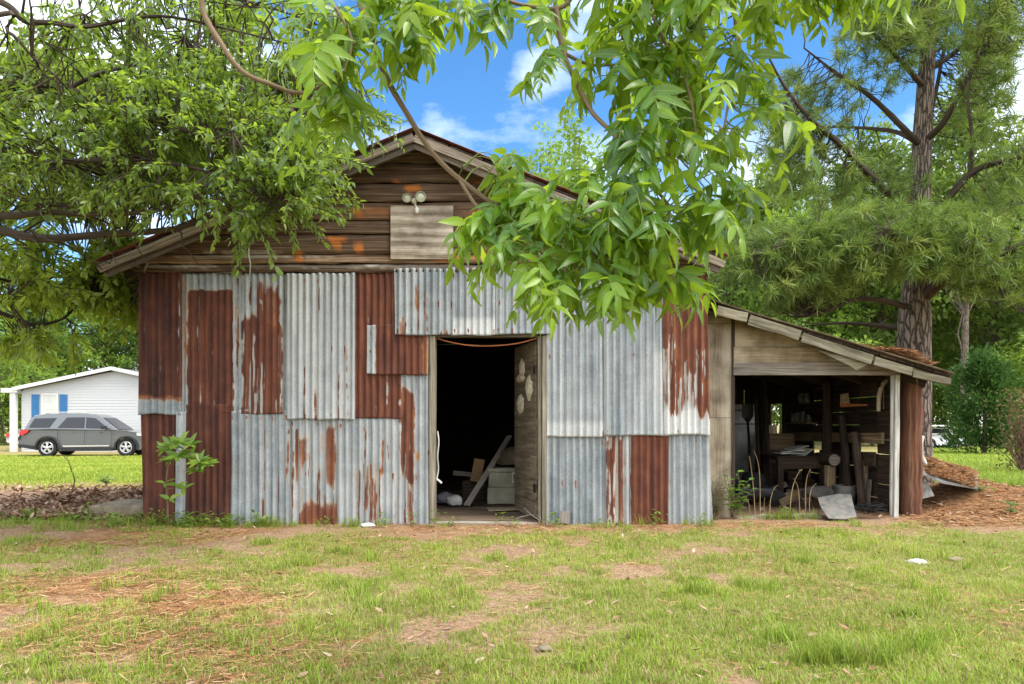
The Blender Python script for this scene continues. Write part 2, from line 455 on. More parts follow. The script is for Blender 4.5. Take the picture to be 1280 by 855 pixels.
turf = gt.mix(.7, turf, gt.ramp(n1, [(.3, (.8, .85, .8)), (.7, (1.25, 1.1, 1.1))]), 'MULTIPLY')
cc = gt.mix(gt.math('MULTIPLY', sa, gt.ramp(n3, [(.25, .6), (.5, 1.0)])), soil, strw)
cc = gt.mix(gt.ramp(gt.math('ADD', ga, gt.math('MULTIPLY', gt.math('SUBTRACT', n2, .5), .8)), [(.30, 0.0), (.95, .75)]), cc, turf)
gt.bump(gt.math('ADD', n2, gt.math('MULTIPLY', n3, .5)), .6, .02)
gmat = gt.fin(cc, .95, .1)
me = mesh_np('ground', np.stack([X, Y, Z], -1).reshape(-1, 3), grid_quads(len(ys), len(xs)),
             attrs={'grass': grass_mask(X, Y), 'straw': straw_mask(X, Y)})
gobj = link('ground', me, gmat, None, True); tag(gobj, kind='structure')

# ------------------------------------------------------------------ the barn
FY = 7.2                                             # distance of the tin front
barn = thing('barn', 'old gabled barn clad in a patchwork of grey and rusty corrugated tin', 'barn', (-0.9, FY, 0))
PITCH = 0.0665
sheet_i = [0]
def sheet(xt0, xt1, xb0, xb1, yt, yb, layer=0, tone=0.1, rust=(), hue=.35, label=None, wh=(), flat=1.0, runs=(), bare=()):
    """one corrugated sheet given by its photo outline on the front plane; rust: painted wear (x0,x1,y0,y1,strength,soft,streak,hue)"""
    sheet_i[0] += 1; k = sheet_i[0]
    wid = (max(xt1, xb1)-min(xt0, xb0))/125.0; hgt = (yb-yt)/125.0
    nx = max(6, int(wid/(PITCH/8))+1); nz_ = max(6, int(hgt/.018)+1)
    u = np.linspace(0, 1, nx)[None, :]; v = np.linspace(0, 1, nz_)[:, None]
    px = (xt0+(xt1-xt0)*u)*(1-v)+(xb0+(xb1-xb0)*u)*v
    ed = (vnoise(u*wid*6+k, 0*u, k)-.5)*2.2
    py = yt+(yb-yt)*v+(v-.5)*2*ed*(np.abs(v-.5)*2)**8
    x = (px-640)/F*FY; z = CAMZ+(HY-py)/F*FY
    ph = 0.0
    amp = .0125*flat
    y = FY-.014-.0125*layer - amp*np.sin(2*np.pi*x/PITCH+ph)
    y = y-.010*(fbm(x*2.1+k, z*2.1, k)-.5) - .006*(vnoise(x*9, z*5, k+3)-.5)
    # the lower edge lifts off the wall a little
    y = y-.014*(v**6)*(.4+vnoise(x*3, x*0+k, 9))
    rs = np.zeros_like(x); hu = np.full_like(x, hue)
    col = vnoise(px/4.1, px*0+k, 51)                 # streaks follow the ridges
    edge = (fbm(px/9.0, py/14.0, 61+k, 4)-.5)
    for (x0, x1, y0, y1, st, sx, strk, hh) in rust:
        sy = sx*2.2
        e = edge*sx*2.6+(col-.5)*strk*60
        m = sstep(x0-sx, x0+sx, px+edge*sx*2)*sstep(x1+sx, x1-sx, px+edge*sx*2)*sstep(y0-sy, y0+sy, py+e)*sstep(y1+sy, y1-sy, py+e)
        m = m*(1-strk*1.1*sstep(.42, .62, col))*st
        hu = np.where(m > rs, hh, hu); rs = np.maximum(rs, m)
    def line(x0, y0, y1, wd): return sstep(wd, wd*.35, np.abs(px-x0-2.2*(vnoise(py/22, py*0+x0, 2)-.5)))*sstep(y0-6, y0+6, py)*sstep(y1+10, y1-10, py)*(.35+.9*vnoise(px*0+x0, py/7.0, 8))
    for (x0, x1, y0, y1, n_) in runs:                # long runs of rust down the ridges
        for _ in range(n_):
            a_ = R.uniform(y0, y1); rs = np.maximum(rs, R.uniform(.55, 1.0)*line(R.uniform(x0, x1), a_, min(yb+9, a_+R.uniform(.2, .8)*(y1-y0)), R.uniform(.8, 2.4)))
    for (x0, x1, y0, y1, n_) in bare:                # ridges worn or still galvanised inside the rust
        for _ in range(n_):
            a_ = R.uniform(y0, y1); rs = rs*(1-R.uniform(.35, .95)*line(R.uniform(x0, x1), a_, min(yb+9, a_+R.uniform(.15, .7)*(y1-y0)), R.uniform(.7, 2.0)))
    for ry in (yt+7, (yt+yb)/2, yb-7):           # nail rows with short runs of rust
        for nx_ in np.arange(min(xt0, xb0)+4.2, max(xt1, xb1), 16.6):
            if R.random() < .35: continue
            q_ = R.uniform(4, 22); rs = np.maximum(rs, R.uniform(.3, .8)*sstep(1.9, .6, np.abs(px-nx_-R.uniform(-1, 1)))*sstep(-1.5, .5, py-ry)*sstep(q_, 1, py-ry))
    for _ in range(int(wid*hgt*3)):
        nx_, ny_, q_ = R.uniform(xt0, xt1), R.uniform(yt, yb), R.uniform(12, 60)
        rs = np.maximum(rs, R.uniform(.15, .5)*sstep(2.6, .8, np.abs(px-nx_+1.5*(vnoise(py/9, py*0+k, 2)-.5)))*sstep(-3, 4, py-ny_)*sstep(q_, 3, py-ny_))
    rs = rs*(.86+.28*(fbm(px/2.6, py/26.0, 17+k, 3))) + .16*(fbm(x*3, z*1.2, 77+k)-.5)
    hu = hu + .42*(vnoise(px/4.1, py/60.0, 23+k)-.5) + .25*(fbm(px/16.0, py/22.0, 27+k)-.5)
    tn = tone+.35*(fbm(x*2.4+k, z*.9, 91)-.5)+.38*(vnoise(px/4.1, py/90.0+k, 33)-.5)
    for (x0, x1, y0, y1, st) in wh:
        tn = tn+st*sstep(x0-4, x0+4, px)*sstep(x1+4, x1-4, px)*sstep(y0-5, y0+5, py)*sstep(y1+5, y1-5, py)*(.6+.4*col)
    me = mesh_np('tin_sheet', np.stack([x, y+0*x, z], -1).reshape(-1, 3), grid_quads(nz_, nx),
                 attrs={'rust': rs, 'hue': hu, 'tone': np.clip(tn, 0, 1)})
    o = link('tin_sheet', me, M['tin'], barn, True)
    sm = o.modifiers.new('thick', 'SOLIDIFY'); sm.thickness = .0012; sm.offset = 0
    if label: o['label'] = label
    return o

# --- front cladding, sheet by sheet
sheet(175, 229, 176, 229, 341, 518, 1, .05, [(165, 240, 330, 497, 1.0, 2, 0, .10), (170, 235, 478, 500, .8, 3, 0, .62)], .1, 'dark rusted corrugated sheet with a bare grey lower edge', bare=[(176, 228, 345, 490, 4)])
sheet(177.5, 226, 180, 226, 514, 659, 0, .05, [(160, 240, 500, 670, 1.0, 2, 0, .16)], .15, 'dark red rusted corrugated sheet')
sheet(222, 235, 221, 234, 514, 661, 2, .2, [(228, 231, 560, 600, .35, 2, 0, .5)], .5, 'narrow grey corrugated strip', flat=.5)
sheet(228, 304, 228, 303, 342, 516, 0, .18, [(236, 292, 363, 520, 1.0, 2, 0, .22), (229, 236, 350, 500, .5, 3, .3, .75), (288, 295, 360, 420, .5, 3, .3, .75), (240, 262, 505, 520, .9, 3, 0, .15)], .3, 'grey corrugated sheet with a dark rust block', bare=[(236, 292, 365, 500, 6)], runs=[(229, 236, 345, 500, 3), (291, 298, 350, 470, 3)])
sheet(235, 291, 232, 289, 506, 660, 1, .05, [(200, 320, 480, 680, 1.0, 2, 0, .13)], .13, 'dark red rusted corrugated sheet')
sheet(303, 355, 303, 355, 343, 517, 1, .22, [(304, 354, 398, 530, 1.0, 4, .35, .30), (318, 352, 346, 410, .62, 4, .7, .45), (304, 354, 455, 530, .9, 3, .15, .25)], .35, 'corrugated sheet streaked with rust below a grey top', runs=[(306, 353, 345, 420, 16)], bare=[(304, 354, 392, 515, 22)])
sheet(352, 366, 352, 364, 343, 524, 0, .25, [], .5)
sheet(361, 445, 361, 445, 342.5, 524.5, 2, .42, [(420, 424, 380, 420, .35, 3, .5, .7), (363, 365, 343, 520, .3, 2, 0, .7)], .5, 'clean pale grey corrugated sheet', runs=[(363, 444, 345, 520, 7)])
sheet(443, 502, 443, 502, 341, 523.5, 1, .05, [(430, 515, 330, 540, 1.0, 2, 0, .27)], .3, 'brick red rusted corrugated sheet', bare=[(444, 500, 345, 520, 5)])
sheet(460, 537, 460, 536, 406.5, 468.5, 2, .25, [(471, 529, 395, 480, 1.0, 2, 0, .30), (527, 538, 400, 475, .62, 3, .2, .85)], .3, 'short rust red corrugated patch with a grey edge')
sheet(494, 567, 495, 566, 337, 419.5, 3, .18, [(500, 504, 340, 352, .4, 3, .4, .7), (515, 519, 345, 400, .3, 3, .4, .7), (538, 543, 345, 400, .45, 3, .3, .6)], .5, 'grey corrugated sheet above the doorway', runs=[(496, 565, 338, 415, 9)])
sheet(565, 622, 564, 622, 336, 419.5, 2, .22, [], .5, wh=[(564, 622, 399, 421, .7)])
sheet(620, 692, 620, 692, 337, 419, 3, .2, [], .5)
sheet(498, 541, 498, 541, 466, 660, 1, .30, [(500, 519, 484, 600, 1.0, 4, .30, .42), (503, 516, 590, 640, .55, 5, .6, .5), (519, 528, 562, 580, .6, 4, 0, .85), (498, 502, 470, 660, .3, 2, .2, .6)], .5, 'narrow grey corrugated sheet with an orange rust tongue by the doorway', bare=[(500, 519, 484, 620, 5)], runs=[(502, 518, 560, 650, 5)])
sheet(290, 364, 289, 363, 513, 659, 1, .15, [(356, 360, 515, 650, .25, 2, .3, .7)], .5, 'blue grey corrugated sheet', runs=[(291, 362, 515, 655, 5)])
sheet(361, 424, 361, 424, 521, 660, 0, .3, [(371, 390, 541, 580, .55, 5, .3, .55), (404, 421, 528, 605, .62, 5, .5, .45), (374, 424, 627, 668, .72, 5, .2, .45), (371, 378, 560, 640, .35, 4, .3, .7)], .5, 'grey corrugated sheet with brown rust patches', runs=[(364, 423, 525, 650, 16)])
sheet(422, 503, 422, 501, 522, 660, 1, .32, [(457, 463, 575, 632, .6, 3, .4, .5), (467, 472, 570, 630, .62, 3, .4, .5), (475, 482, 530, 600, .3, 4, .6, .7), (444, 447, 570, 620, .35, 2, .5, .6)], .5, 'grey corrugated sheet with thin rust streaks', wh=[(470, 500, 590, 640, .3)], runs=[(440, 500, 530, 640, 12)])
sheet(683, 757, 683, 757, 341, 546, 1, .25, [], .5, 'tall blue grey corrugated sheet beside the doorway', wh=[(683, 757, 528, 548, .5)])
sheet(754, 834, 754, 833, 341, 544.5, 2, .20, [], .5, 'tall grey corrugated sheet', wh=[(815, 834, 440, 545, .4), (754, 760, 345, 545, .3)])
sheet(826, 881, 829, 886, 340, 544, 3, .45, [(826, 886, 330, 440, 1.0, 3, .12, .42), (826, 888, 425, 514, .95, 4, .42, .42), (840, 870, 340, 470, .9, 3, 0, .36)], .4, 'red rusted corrugated sheet with pale streaks', wh=[(820, 890, 512, 548, .5)], bare=[(828, 886, 400, 515, 26), (828, 840, 345, 515, 5)])
sheet(682, 760, 682, 760, 544, 658, 0, .12, [], .5, 'dull blue grey corrugated sheet')
sheet(757, 788, 757, 787, 543, 657, 1, .55, [(757, 782, 540, 660, .9, 4, .55, .42), (760, 766, 560, 650, .9, 3, .2, .4)], .4, 'narrow rust and white streaked corrugated sheet', bare=[(757, 784, 545, 655, 12)])
sheet(787, 835, 787, 834, 542, 656, 2, .3, [(788, 840, 530, 680, 1.0, 2, 0, .33)], .33, 'short rust red corrugated sheet')
sheet(833, 886, 833, 890, 541, 657, 1, .22, [], .5, 'grey corrugated sheet')

# --- gable boards (one part, planks inside)
AX, AZ = (517-640)/F*FY, CAMZ+(HY-176)/F*FY            # apex of the boarded gable on the front plane
SL = .405
gaps = [140, 172, 205.5, 231, 254, 277, 294, 319, 331, 342]
V = []; Q = []; GC = []; RN = []; BA = []; PA = []; base = 0
bare_sp = [(518, 238, 9, 4, 1.3), (500, 229, 11, 2, .7), (420, 303, 8, 6, .9), (450, 312, 4, 5, .9), (375, 322, 5, 5, 1), (472, 266, 22, 5, .35),
           (558, 325, 10, 3, 1), (572, 319, 5, 4, .9), (600, 321, 14, 4, .6), (604, 268, 16, 4, .5), (448, 266, 6, 4, .8), (610, 230, 12, 3, .5), (700, 322, 20, 4, .4), (405, 258, 10, 3, .6)]
pale_sp = [(462, 333, 6, 3, .9), (300, 322, 90, 1.6, .8), (230, 334, 40, 2.0, .8), (315, 318, 40, 1.2, .6), (640, 297, 60, 2, .5), (480, 334, 220, 2, .35)]
for r_ in range(len(gaps)-1):
    y0, y1 = gaps[r_]+.6, gaps[r_+1]-.6
    cuts = [170] + ([R.uniform(300, 760)] if R.random() < .5 else []) + [888]
    for a, b in zip(cuts[:-1], cuts[1:]):
        nx = int((b-a)/4)+2; ny = 5
        px = np.linspace(a+.8, b-.8, nx)[None, :]*np.ones((ny, 1)); t = np.linspace(0, 1, ny)[:, None]
        py = y0+(y1-y0)*t+(vnoise(px/23, px*0+r_, 5)-.5)*1.6*((t > .9)|(t < .1))
        x = (px-640)/F*FY; z = CAMZ+(HY-py)/F*FY
        zc = AZ-SL*np.abs(x-AX)
        keep = (zc > CAMZ+(HY-y1)/F*FY).any(0)
        z = np.minimum(z, zc)
        off = R.uniform(0, .016)
        y = FY-.012-off-.014*t+(vnoise(px/60, px*0+r_*3, 8)-.5)*.012
        n = nx*ny
        q = grid_quads(ny, nx); cols = np.where(keep)[0]
        if len(cols) == 0: continue
        qc = q[:, 0] % nx; q = q[(qc >= cols[0]) & (qc < max(cols[-1], cols[0]+1))]
        V.append(np.stack([x, y+0*x, z], -1).reshape(-1, 3)); Q.append(q+base); base += n
        o_ = R.uniform(0, 40); GC.append(np.stack([x+o_, z+o_, y*0+r_+0*x], -1).reshape(-1, 3)); RN.append(np.full(n, R.random()))
        ba = np.zeros_like(x); pa = np.zeros_like(x)
        jn = (fbm(px/9, py/1.7, 12)-.5)*2.4
        for (cx, cy, rx, ry, s_) in bare_sp: ba = np.maximum(ba, s_*sstep(1.35, .6, np.sqrt(((px-cx)/rx)**2+((py-cy)/ry)**2)+jn))
        for (cx, cy, rx, ry, s_) in pale_sp: pa = np.maximum(pa, s_*sstep(1.3, .6, np.sqrt(((px-cx)/rx)**2+((py-cy)/ry)**2)+jn))
        BA.append(ba.ravel()); PA.append(pa.ravel())
me = mesh_np('gable_boards', np.concatenate(V), np.concatenate(Q), attrs={'rnd': np.concatenate(RN), 'bare': np.concatenate(BA), 'pale': np.concatenate(PA)}, vattrs={'gc': np.concatenate(GC)})
o = link('gable_boards', me, M['plank'], barn); sm = o.modifiers.new('thick', 'SOLIDIFY'); sm.thickness = .022; sm.offset = 0

# --- backing wall (studs and boards behind the tin), side walls, floor
BL, BR, BB = -3.68, 1.96, 13.6
mb = MB(); yb0, yb1 = FY+.03, FY+.07
mb.abox(BL, (537-640)/125, yb0, yb1, 0, 2.5, 'z'); mb.abox((684-640)/125, BR, yb0, yb1, 0, 2.5, 'z')
mb.abox((537-640)/125, (684-640)/125, yb0, yb1, 1.885, 2.5, 'x')
mb.prism([(BL, yb0, 2.505), (BR, yb0, 2.505), (AX, yb0, AZ-.02)], (0, .04, 0))
mb.abox(BL, BL+.04, yb1+.003, BB, 0, 2.5, 'y'); mb.abox(BR-.04, BR, yb1+.003, BB, 0, 2.5, 'y'); mb.abox(BL, BR, BB+.003, BB+.043, 0, 2.5, 'x')
mb.prism([(BL, BB+.003, 2.505), (BR, BB+.003, 2.505), (AX, BB+.003, AZ-.02)], (0, .04, 0))
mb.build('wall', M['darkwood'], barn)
mb = MB()
for i in range(22): mb.abox(BL+.05, BR-.05, FY+.08+i*.28, FY+.345+i*.28, -.03, .035, 'x', .002)
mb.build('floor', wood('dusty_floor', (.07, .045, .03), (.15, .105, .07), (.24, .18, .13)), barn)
# --- roof: decking, rusted metal, rake boards
RY0, RY1 = 6.90, 13.9
eL = W(124, 331, RY0); eR = W(906, 325, RY0); ap = W(517.5, 167, RY0)
mt = NT('rusty_roof'); co = mt.n('TexCoord').outputs['Object']
rn = mt.noise(co, 9, 6, .65); mt.bump(rn, .3)
rcol = mt.ramp(rn, [(.3, (.07, .022, .015)), (.55, (.17, .055, .032)), (.75, (.28, .21, .18))])
M['rustroof'] = mt.fin(rcol, .7, .3)
def roof_plane(p0, p1, y0, y1, thick, name, parent, pitch=.0667, amp=.009, mat=None):
    """corrugated roof plane: p0 ridge, p1 eave (front points); corrugations run down the slope"""
    p0 = np.array(p0); p1 = np.array(p1)
    ny_ = int((y1-y0)/(pitch/6)); yy = np.linspace(y0, y1, ny_); s_ = np.linspace(0, 1, 14)
    P = p0[None, None, :]*(1-s_[:, None, None])+p1[None, None, :]*s_[:, None, None]
    P = np.repeat(P, ny_, 1); P[..., 1] = yy[None, :]
    P[..., 2] += amp*np.sin(2*np.pi*yy/pitch)[None, :]+thick+(fbm(s_[:, None]*4, yy[None, :]*1.5, 4)-.5)*.02
    o = link(name, mesh_np(name, P.reshape(-1, 3), grid_quads(14, ny_)), mat or M['rustroof'], parent, True)
    m = o.modifiers.new('thick', 'SOLIDIFY'); m.thickness = .0015
roof_plane(ap+Vector((-.001, 0, 0)), eL+Vector((-.03, 0, -.013)), RY0-.03, RY1, .052, 'roof_sheet', barn)
roof_plane(ap+Vector((.001, 0, 0)), eR+Vector((.03, 0, -.013)), RY0-.03, RY1, .052, 'roof_sheet', barn)
mb = MB()
for e in (eL, eR):
    d = (e-ap); nn = Vector((-d.z, 0, d.x)).normalized()
    if nn.z < 0: nn = -nn
    k = 9
    for i in range(k):
        a = ap+d*(i/k+.004); b = ap+d*((i+1)/k-.004)
        mb.prism([a+nn*.004, b+nn*.004, b+nn*.026, a+nn*.026], (0, RY1-RY0-.06, 0), gc=None)
mb.build('roof_deck', M['darkwood'], barn)
mb = MB()
for e in (eL, eR):
    d = (e-ap).normalized(); L_ = (e-ap).length
    up = Vector((0, 0, 1))
    if e.x < ap.x:
        mb.beam(ap+Vector((0, -.012, -.045))-d*0, ap+d*L_+Vector((0, -.012, -.045)), .075, .024, up, .006, seg=9)
        mb.beam(ap+Vector((0, .02, -.10)), ap+d*(L_-.05)+Vector((0, .02, -.10)), .085, .028, up, .006, seg=9)
    else:
        mb.beam(ap+Vector((.004, -.012, -.045)), ap+d*L_+Vector((0, -.012, -.045)), .075, .024, up, .006, seg=9)
        mb.beam(ap+Vector((.004, .02, -.10)), ap+d*(L_-.05)+Vector((0, .02, -.10)), .085, .028, up, .006, seg=9)
mb.build('rake_board', M['rake'], barn, bevel=.003)
mb = MB()          # rafters carried past the eaves
for i in range(9):
    yy = FY+.12+i*.78
    for e in (eL, eR):
        d = (e-ap); a = ap+d*.03; b = ap+d*.985
        mb.beam((a.x, yy, a.z-.07), (b.x, yy, b.z-.07), .11, .045, (0, 0, 1))
mb.build('rafter', M['darkwood'], barn)
mb = MB()          # loose trim strips under the gable boards
mb.beam(W(182, 333, FY-.035), W(302, 342, FY-.035), .018, .016, jit=.003, seg=5)
mb.beam(W(226, 322, FY-.035), W(318, 323, FY-.035), .022, .014, jit=.003, seg=5)
mb.beam(W(180, 341, FY-.04), W(186, 325, FY-.04), .02, .014)
mb.build('trim_strip', M['greywood'], barn)
# --- boarded loft opening
mb = MB(); mb.abox((489.5-640)/125, (567-640)/125, FY-.075, FY-.060, CAMZ+(HY-326)/125, CAMZ+(HY-259.5)/125, 'x', .003)
hatch = mb.build('loft_hatch', M['ply_grey'], barn, bevel=.002); hatch['label'] = 'square of pale weathered plywood nailed over the loft opening'
# --- doorway
jl0, jl1, jr0, jr1 = (537.5-640)/125, (544.5-640)/125, (672.5-640)/125, (683-640)/125
mb = MB()
mb.abox(jl0, jl1, FY-.045, FY+.10, -.02, 1.875, 'z', .003, seg=4)
mb.abox(jr0, jr0+.035, FY-.03, FY+.10, -.02, 1.875, 'z', .003, seg=4)
mb.abox(jr0+.039, jr1, FY-.05, FY+.05, -.02, 1.88, 'z', .003, seg=4)
mb.abox(jl1+.003, jr0-.003, FY-.02, FY+.10, 1.87, 1.90, 'x', .002)
mb.build('door_frame', M['jamb'], barn, bevel=.002)
mb = MB(); mb.abox(jl1+.002, jr0-.002, FY-.06, FY+.075, -.05, .02, 'x', .005, seg=5)
mb.build('threshold', M['greywood'], barn, bevel=.003)
hin = Vector((jr0-.006, FY+.06, 0)); fr = Vector((.045, FY+.86, 0)); dd = (fr-hin).normalized(); dn = Vector((-dd.y, dd.x, 0))
mb = MB(); mb.box((hin+fr)/2+Vector((0, 0, .045+.9)), dd, (0, 0, 1), dn, (fr-hin).length, 1.80, .035)
door = mb.build('door', M['door'], barn, bevel=.002); door['label'] = 'brown plank door standing open inwards with torn foam patches'
foam = plain('torn_foam', (.55, .50, .36), .9, .1, var=.3, scale=20, bump=.5)
mb = MB()
def blob(mb, c, u, v, n_, ru, rv, t, k=14):
    ring = []; c = Vector(c)
    pts = [c+n_*t]
    for lv, (s_, h) in enumerate(((.55, t*.9), (1.0, .15*t), (1.02, -t*.3))):
        for i in range(k):
            a = 2*math.pi*i/k; j = 1+R.uniform(-.25, .25)
            pts.append(c+(u*math.cos(a)*ru+v*math.sin(a)*rv)*s_*j+n_*h*R.uniform(.7, 1.2))
    fs = [(0, 1+i, 1+(i+1) % k) for i in range(k)]
    for lv in range(2):
        for i in range(k):
            a = 1+lv*k+i; b = 1+lv*k+(i+1) % k; fs.append((a, a+k, b+k, b))
    mb.add(pts, fs)
dside = dn if dn.x < 0 else -dn       # towards the doorway
def dpt(f, z): return hin.lerp(fr, f)+Vector((0, 0, z))+dside*.018
blob(mb, dpt(.60, 1.60), dd, Vector((0, 0, 1)), dside, .10, .10, .03)
blob(mb, dpt(.66, 1.50), dd, Vector((0, 0, 1)), dside, .15, .05, .03)
blob(mb, dpt(.28, 1.37), dd, Vector((0, 0, 1)), dside, .13, .12, .03)
blob(mb, dpt(.68, 1.22), dd, Vector((0, 0, 1)), dside, .14, .11, .03)
mb.build('foam_patch', foam, door, True)
for z in (.35, 1.55):
    mb = MB(); mb.box(hin+dd*.03+Vector((0, 0, z)), dd, (0, 0, 1), dn, .06, .09, .05); mb.build('hinge', M['blackmetal'], door)

# ------------------------------------------------------------------ lean-to shed
SY = 7.7; SP = F/SY
shed = thing('lean_to_shed', 'open lean-to shed with plywood front, log corner post and sagging fascia', 'shed', (3.2, SY, 0))
def sx(px): return (px-640)/SP
def sz(py): return CAMZ+(HY-py)/SP
SB = 12.0; SR = sx(1124)
mb = MB()
mb.abox(sx(878), sx(916.5), SY, SY+.018, -.05, sz(522.5), 'z', .002, seg=3)
mb.abox(sx(878), sx(916.5), SY+.001, SY+.019, sz(522), sz(405), 'z', .002, seg=3)
mb.build('plywood_panel', M['ply_panel'], shed)
mb = MB(); mb.prism([(sx(878), SY+.002, sz(404.3)), (sx(916.5), SY+.002, sz(404.3)), (sx(916.5), SY+.002, sz(393)), (sx(878), SY+.002, sz(381))], (0, .018, 0))
mb.prism([(sx(918), SY-.004, sz(433.5)), (sx(1017), SY-.004, sz(433.5)), (sx(975), SY-.004, sz(412)), (sx(918), SY-.004, sz(393))], (0, .016, 0))
mb.build('gable_filler', M['ply_tan'], shed)
mb = MB(); mb.abox(sx(914.5), sx(918), SY-.02, SY+.06, -.05, sz(396), 'z', .002, seg=4)
mb.build('corner_strip', M['darkwood'], shed)
mb = MB(); mb.prism([(sx(916.5), SY-.024, sz(454)), (sx(1122), SY-.024, sz(455)), (sx(1090), SY-.024, sz(444)), (sx(1045), SY-.024, sz(434)), (sx(916.5), SY-.024, sz(434))], (0, .018, 0))
mb.build('header_plywood', M['ply_tan'], shed)
mb = MB(); mb.beam(W(916, 461.5, SY-.03), W(1124, 461.5, SY-.03), .13, .04, jit=.003, seg=6)
mb.build('header_board', M['greywood'], shed, bevel=.003)
mb = MB(); mb.beam(W(1121, 467, SY-.02), W(1119, 648, SY-.02), .05, .05, (1, 0, 0), jit=.003, seg=6)
mb.beam(W(1116.5, 467, SY+.01), W(1115.5, 648, SY+.01), .05, .03, (1, 0, 0), jit=.002, seg=6)
mb.build('trim_board', M['whitewood'], shed, bevel=.003)
mb = MB()
lp = [W(1138+R.uniform(-1, 1), y, SY+.14) for y in np.linspace(645, 456, 14)]
mb.tube(lp, [.115+R.uniform(-.004, .006) for _ in lp], 18, .03)
mb.build('log_post', M['redlog'], shed, True)
# roof
f0, f1 = W(874, 371.5, SY-.32), W(1192, 468.5, SY-.32)
mt = NT('weathered_roof'); rn = mt.noise(mt.n('TexCoord').outputs['Object'], 9, 6, .65)
roof_plane(f0, f1, SY-.34, SB+.2, .008, 'roof_sheet', shed, amp=.006, mat=mt.fin(mt.ramp(rn, [(.3, (.10, .065, .045)), (.55, (.22, .17, .13)), (.75, (.33, .29, .25))]), .75, .3))
mb = MB()
for i in range(6):
    yy = SY+.05+i*.85
    a, b = f0+Vector((0, 0, -.085)), f1+Vector((0, 0, -.085)); a.y = b.y = yy
    mb.beam(a.lerp(b, .03), a.lerp(b, .97), .11, .045)
mb.build('rafter', M['darkwood'], shed)
mb = MB()
for i in range(14):
    t0, t1 = i/14+.002, (i+1)/14-.002
    a, b = f0.lerp(f1, t0), f0.lerp(f1, t1)
    mb.prism([a+Vector((0, .03, -.026)), b+Vector((0, .03, -.026)), b+Vector((0, .03, -.004)), a+Vector((0, .03, -.004))], (0, SB-SY+.3, 0))
mb.build('roof_deck', M['darkwood'], shed)
lich = wood('lichened_board', (.10, .085, .052), (.26, .23, .155), (.42, .385, .285), across=12)
mb = MB()
def fas(xa, ya, xb, yb, w_, dy=0.0, sg=3): mb.beam(W(xa, ya, SY-.33+dy), W(xb, yb, SY-.33+dy), w_, .022, jit=.007, seg=sg)
fas(896, 388, 934, 397, .10); fas(936, 400, 1000, 419, .105); fas(1002, 422, 1090, 450, .095, .002, 4); fas(1093, 451, 1140, 465, .085, .001); fas(1141, 467, 1188, 477, .07, .002)
mb.prism([W(1020, 437, SY-.30), W(1078, 449, SY-.30), W(1085, 456, SY-.30), (W(1070, 463, SY-.30)), W(1062, 457, SY-.30)], (0, .012, 0))
mb.beam(W(880, 378, SY-.2), W(1186, 478, SY-.2), .07, .03, jit=.003, seg=6)
mb.build('fascia_board', lich, shed, bevel=.003)
# side and back walls with gaps
mb = MB()
for i, z in enumerate(np.arange(.08, 1.6, .165)):
    for (a, b) in ((SY+.10, 8.2), (8.2, 8.62), (8.62, 9.4), (9.4, 9.95), (9.95, 10.95), (10.95, 11.6), (11.6, SB)):
        if (i == 4 and a in (8.2, 9.4)) or (i == 3 and a == 9.4) or (i in (5, 6, 7) and a == 10.95): continue
        g = R.choice([.162, .166, .166, .155])
        mb.beam((SR+.03, a+.002, z+R.uniform(-.004, .004)), (SR+.03, b-.002, z+R.uniform(-.004, .004)), g, .02, jit=.002)
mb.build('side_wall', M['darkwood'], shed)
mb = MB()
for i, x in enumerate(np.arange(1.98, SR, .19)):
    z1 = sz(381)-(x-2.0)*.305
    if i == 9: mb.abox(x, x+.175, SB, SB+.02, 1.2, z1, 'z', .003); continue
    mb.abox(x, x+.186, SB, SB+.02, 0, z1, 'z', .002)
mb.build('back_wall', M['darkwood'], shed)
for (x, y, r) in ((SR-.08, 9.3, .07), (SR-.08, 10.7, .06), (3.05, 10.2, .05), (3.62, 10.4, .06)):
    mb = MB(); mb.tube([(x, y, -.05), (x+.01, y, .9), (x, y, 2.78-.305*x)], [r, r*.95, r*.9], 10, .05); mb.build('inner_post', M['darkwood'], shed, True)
mb = MB(); mb.beam((SR-.02, SY+.3, .84), (SR-.02, 10.7, .82), .12, .035, jit=.004, seg=5); mb.build('wall_rail', M['tanwood'], shed)
mb = MB(); mb.beam((SR-.03, SY+.45, .60), (SR-.03, 9.6, .58), .16, .03, jit=.004, seg=4); mb.build('wall_rail', M['darkwood'], shed)
for dy in (.75, 1.28):
    mb = MB(); mb.beam((SR-.02, SY+dy, .0), (SR-.02, SY+dy-.02, .6), .10, .05, (0, 1, 0)); mb.build('brace', M['tanwood'], shed)
mb = MB(); mb.abox(SR+.16, SR+.19, SY+.25, SY+.75, sz(531), sz(466), 'z', .004, seg=3)
mb.build('tar_paper', plain('tar_paper', (.035, .04, .04), .85, .2, bump=.3), shed)
for (x0, a, b) in ((.20, 546, 530), (.17, 591, 575)):
    mb = MB(); mb.abox(SR+x0, SR+.30, SY+.2, SY+.36, sz(a), sz(b), 'y', .005); mb.build('nailing_block', M['tanwood'], shed, bevel=.004)

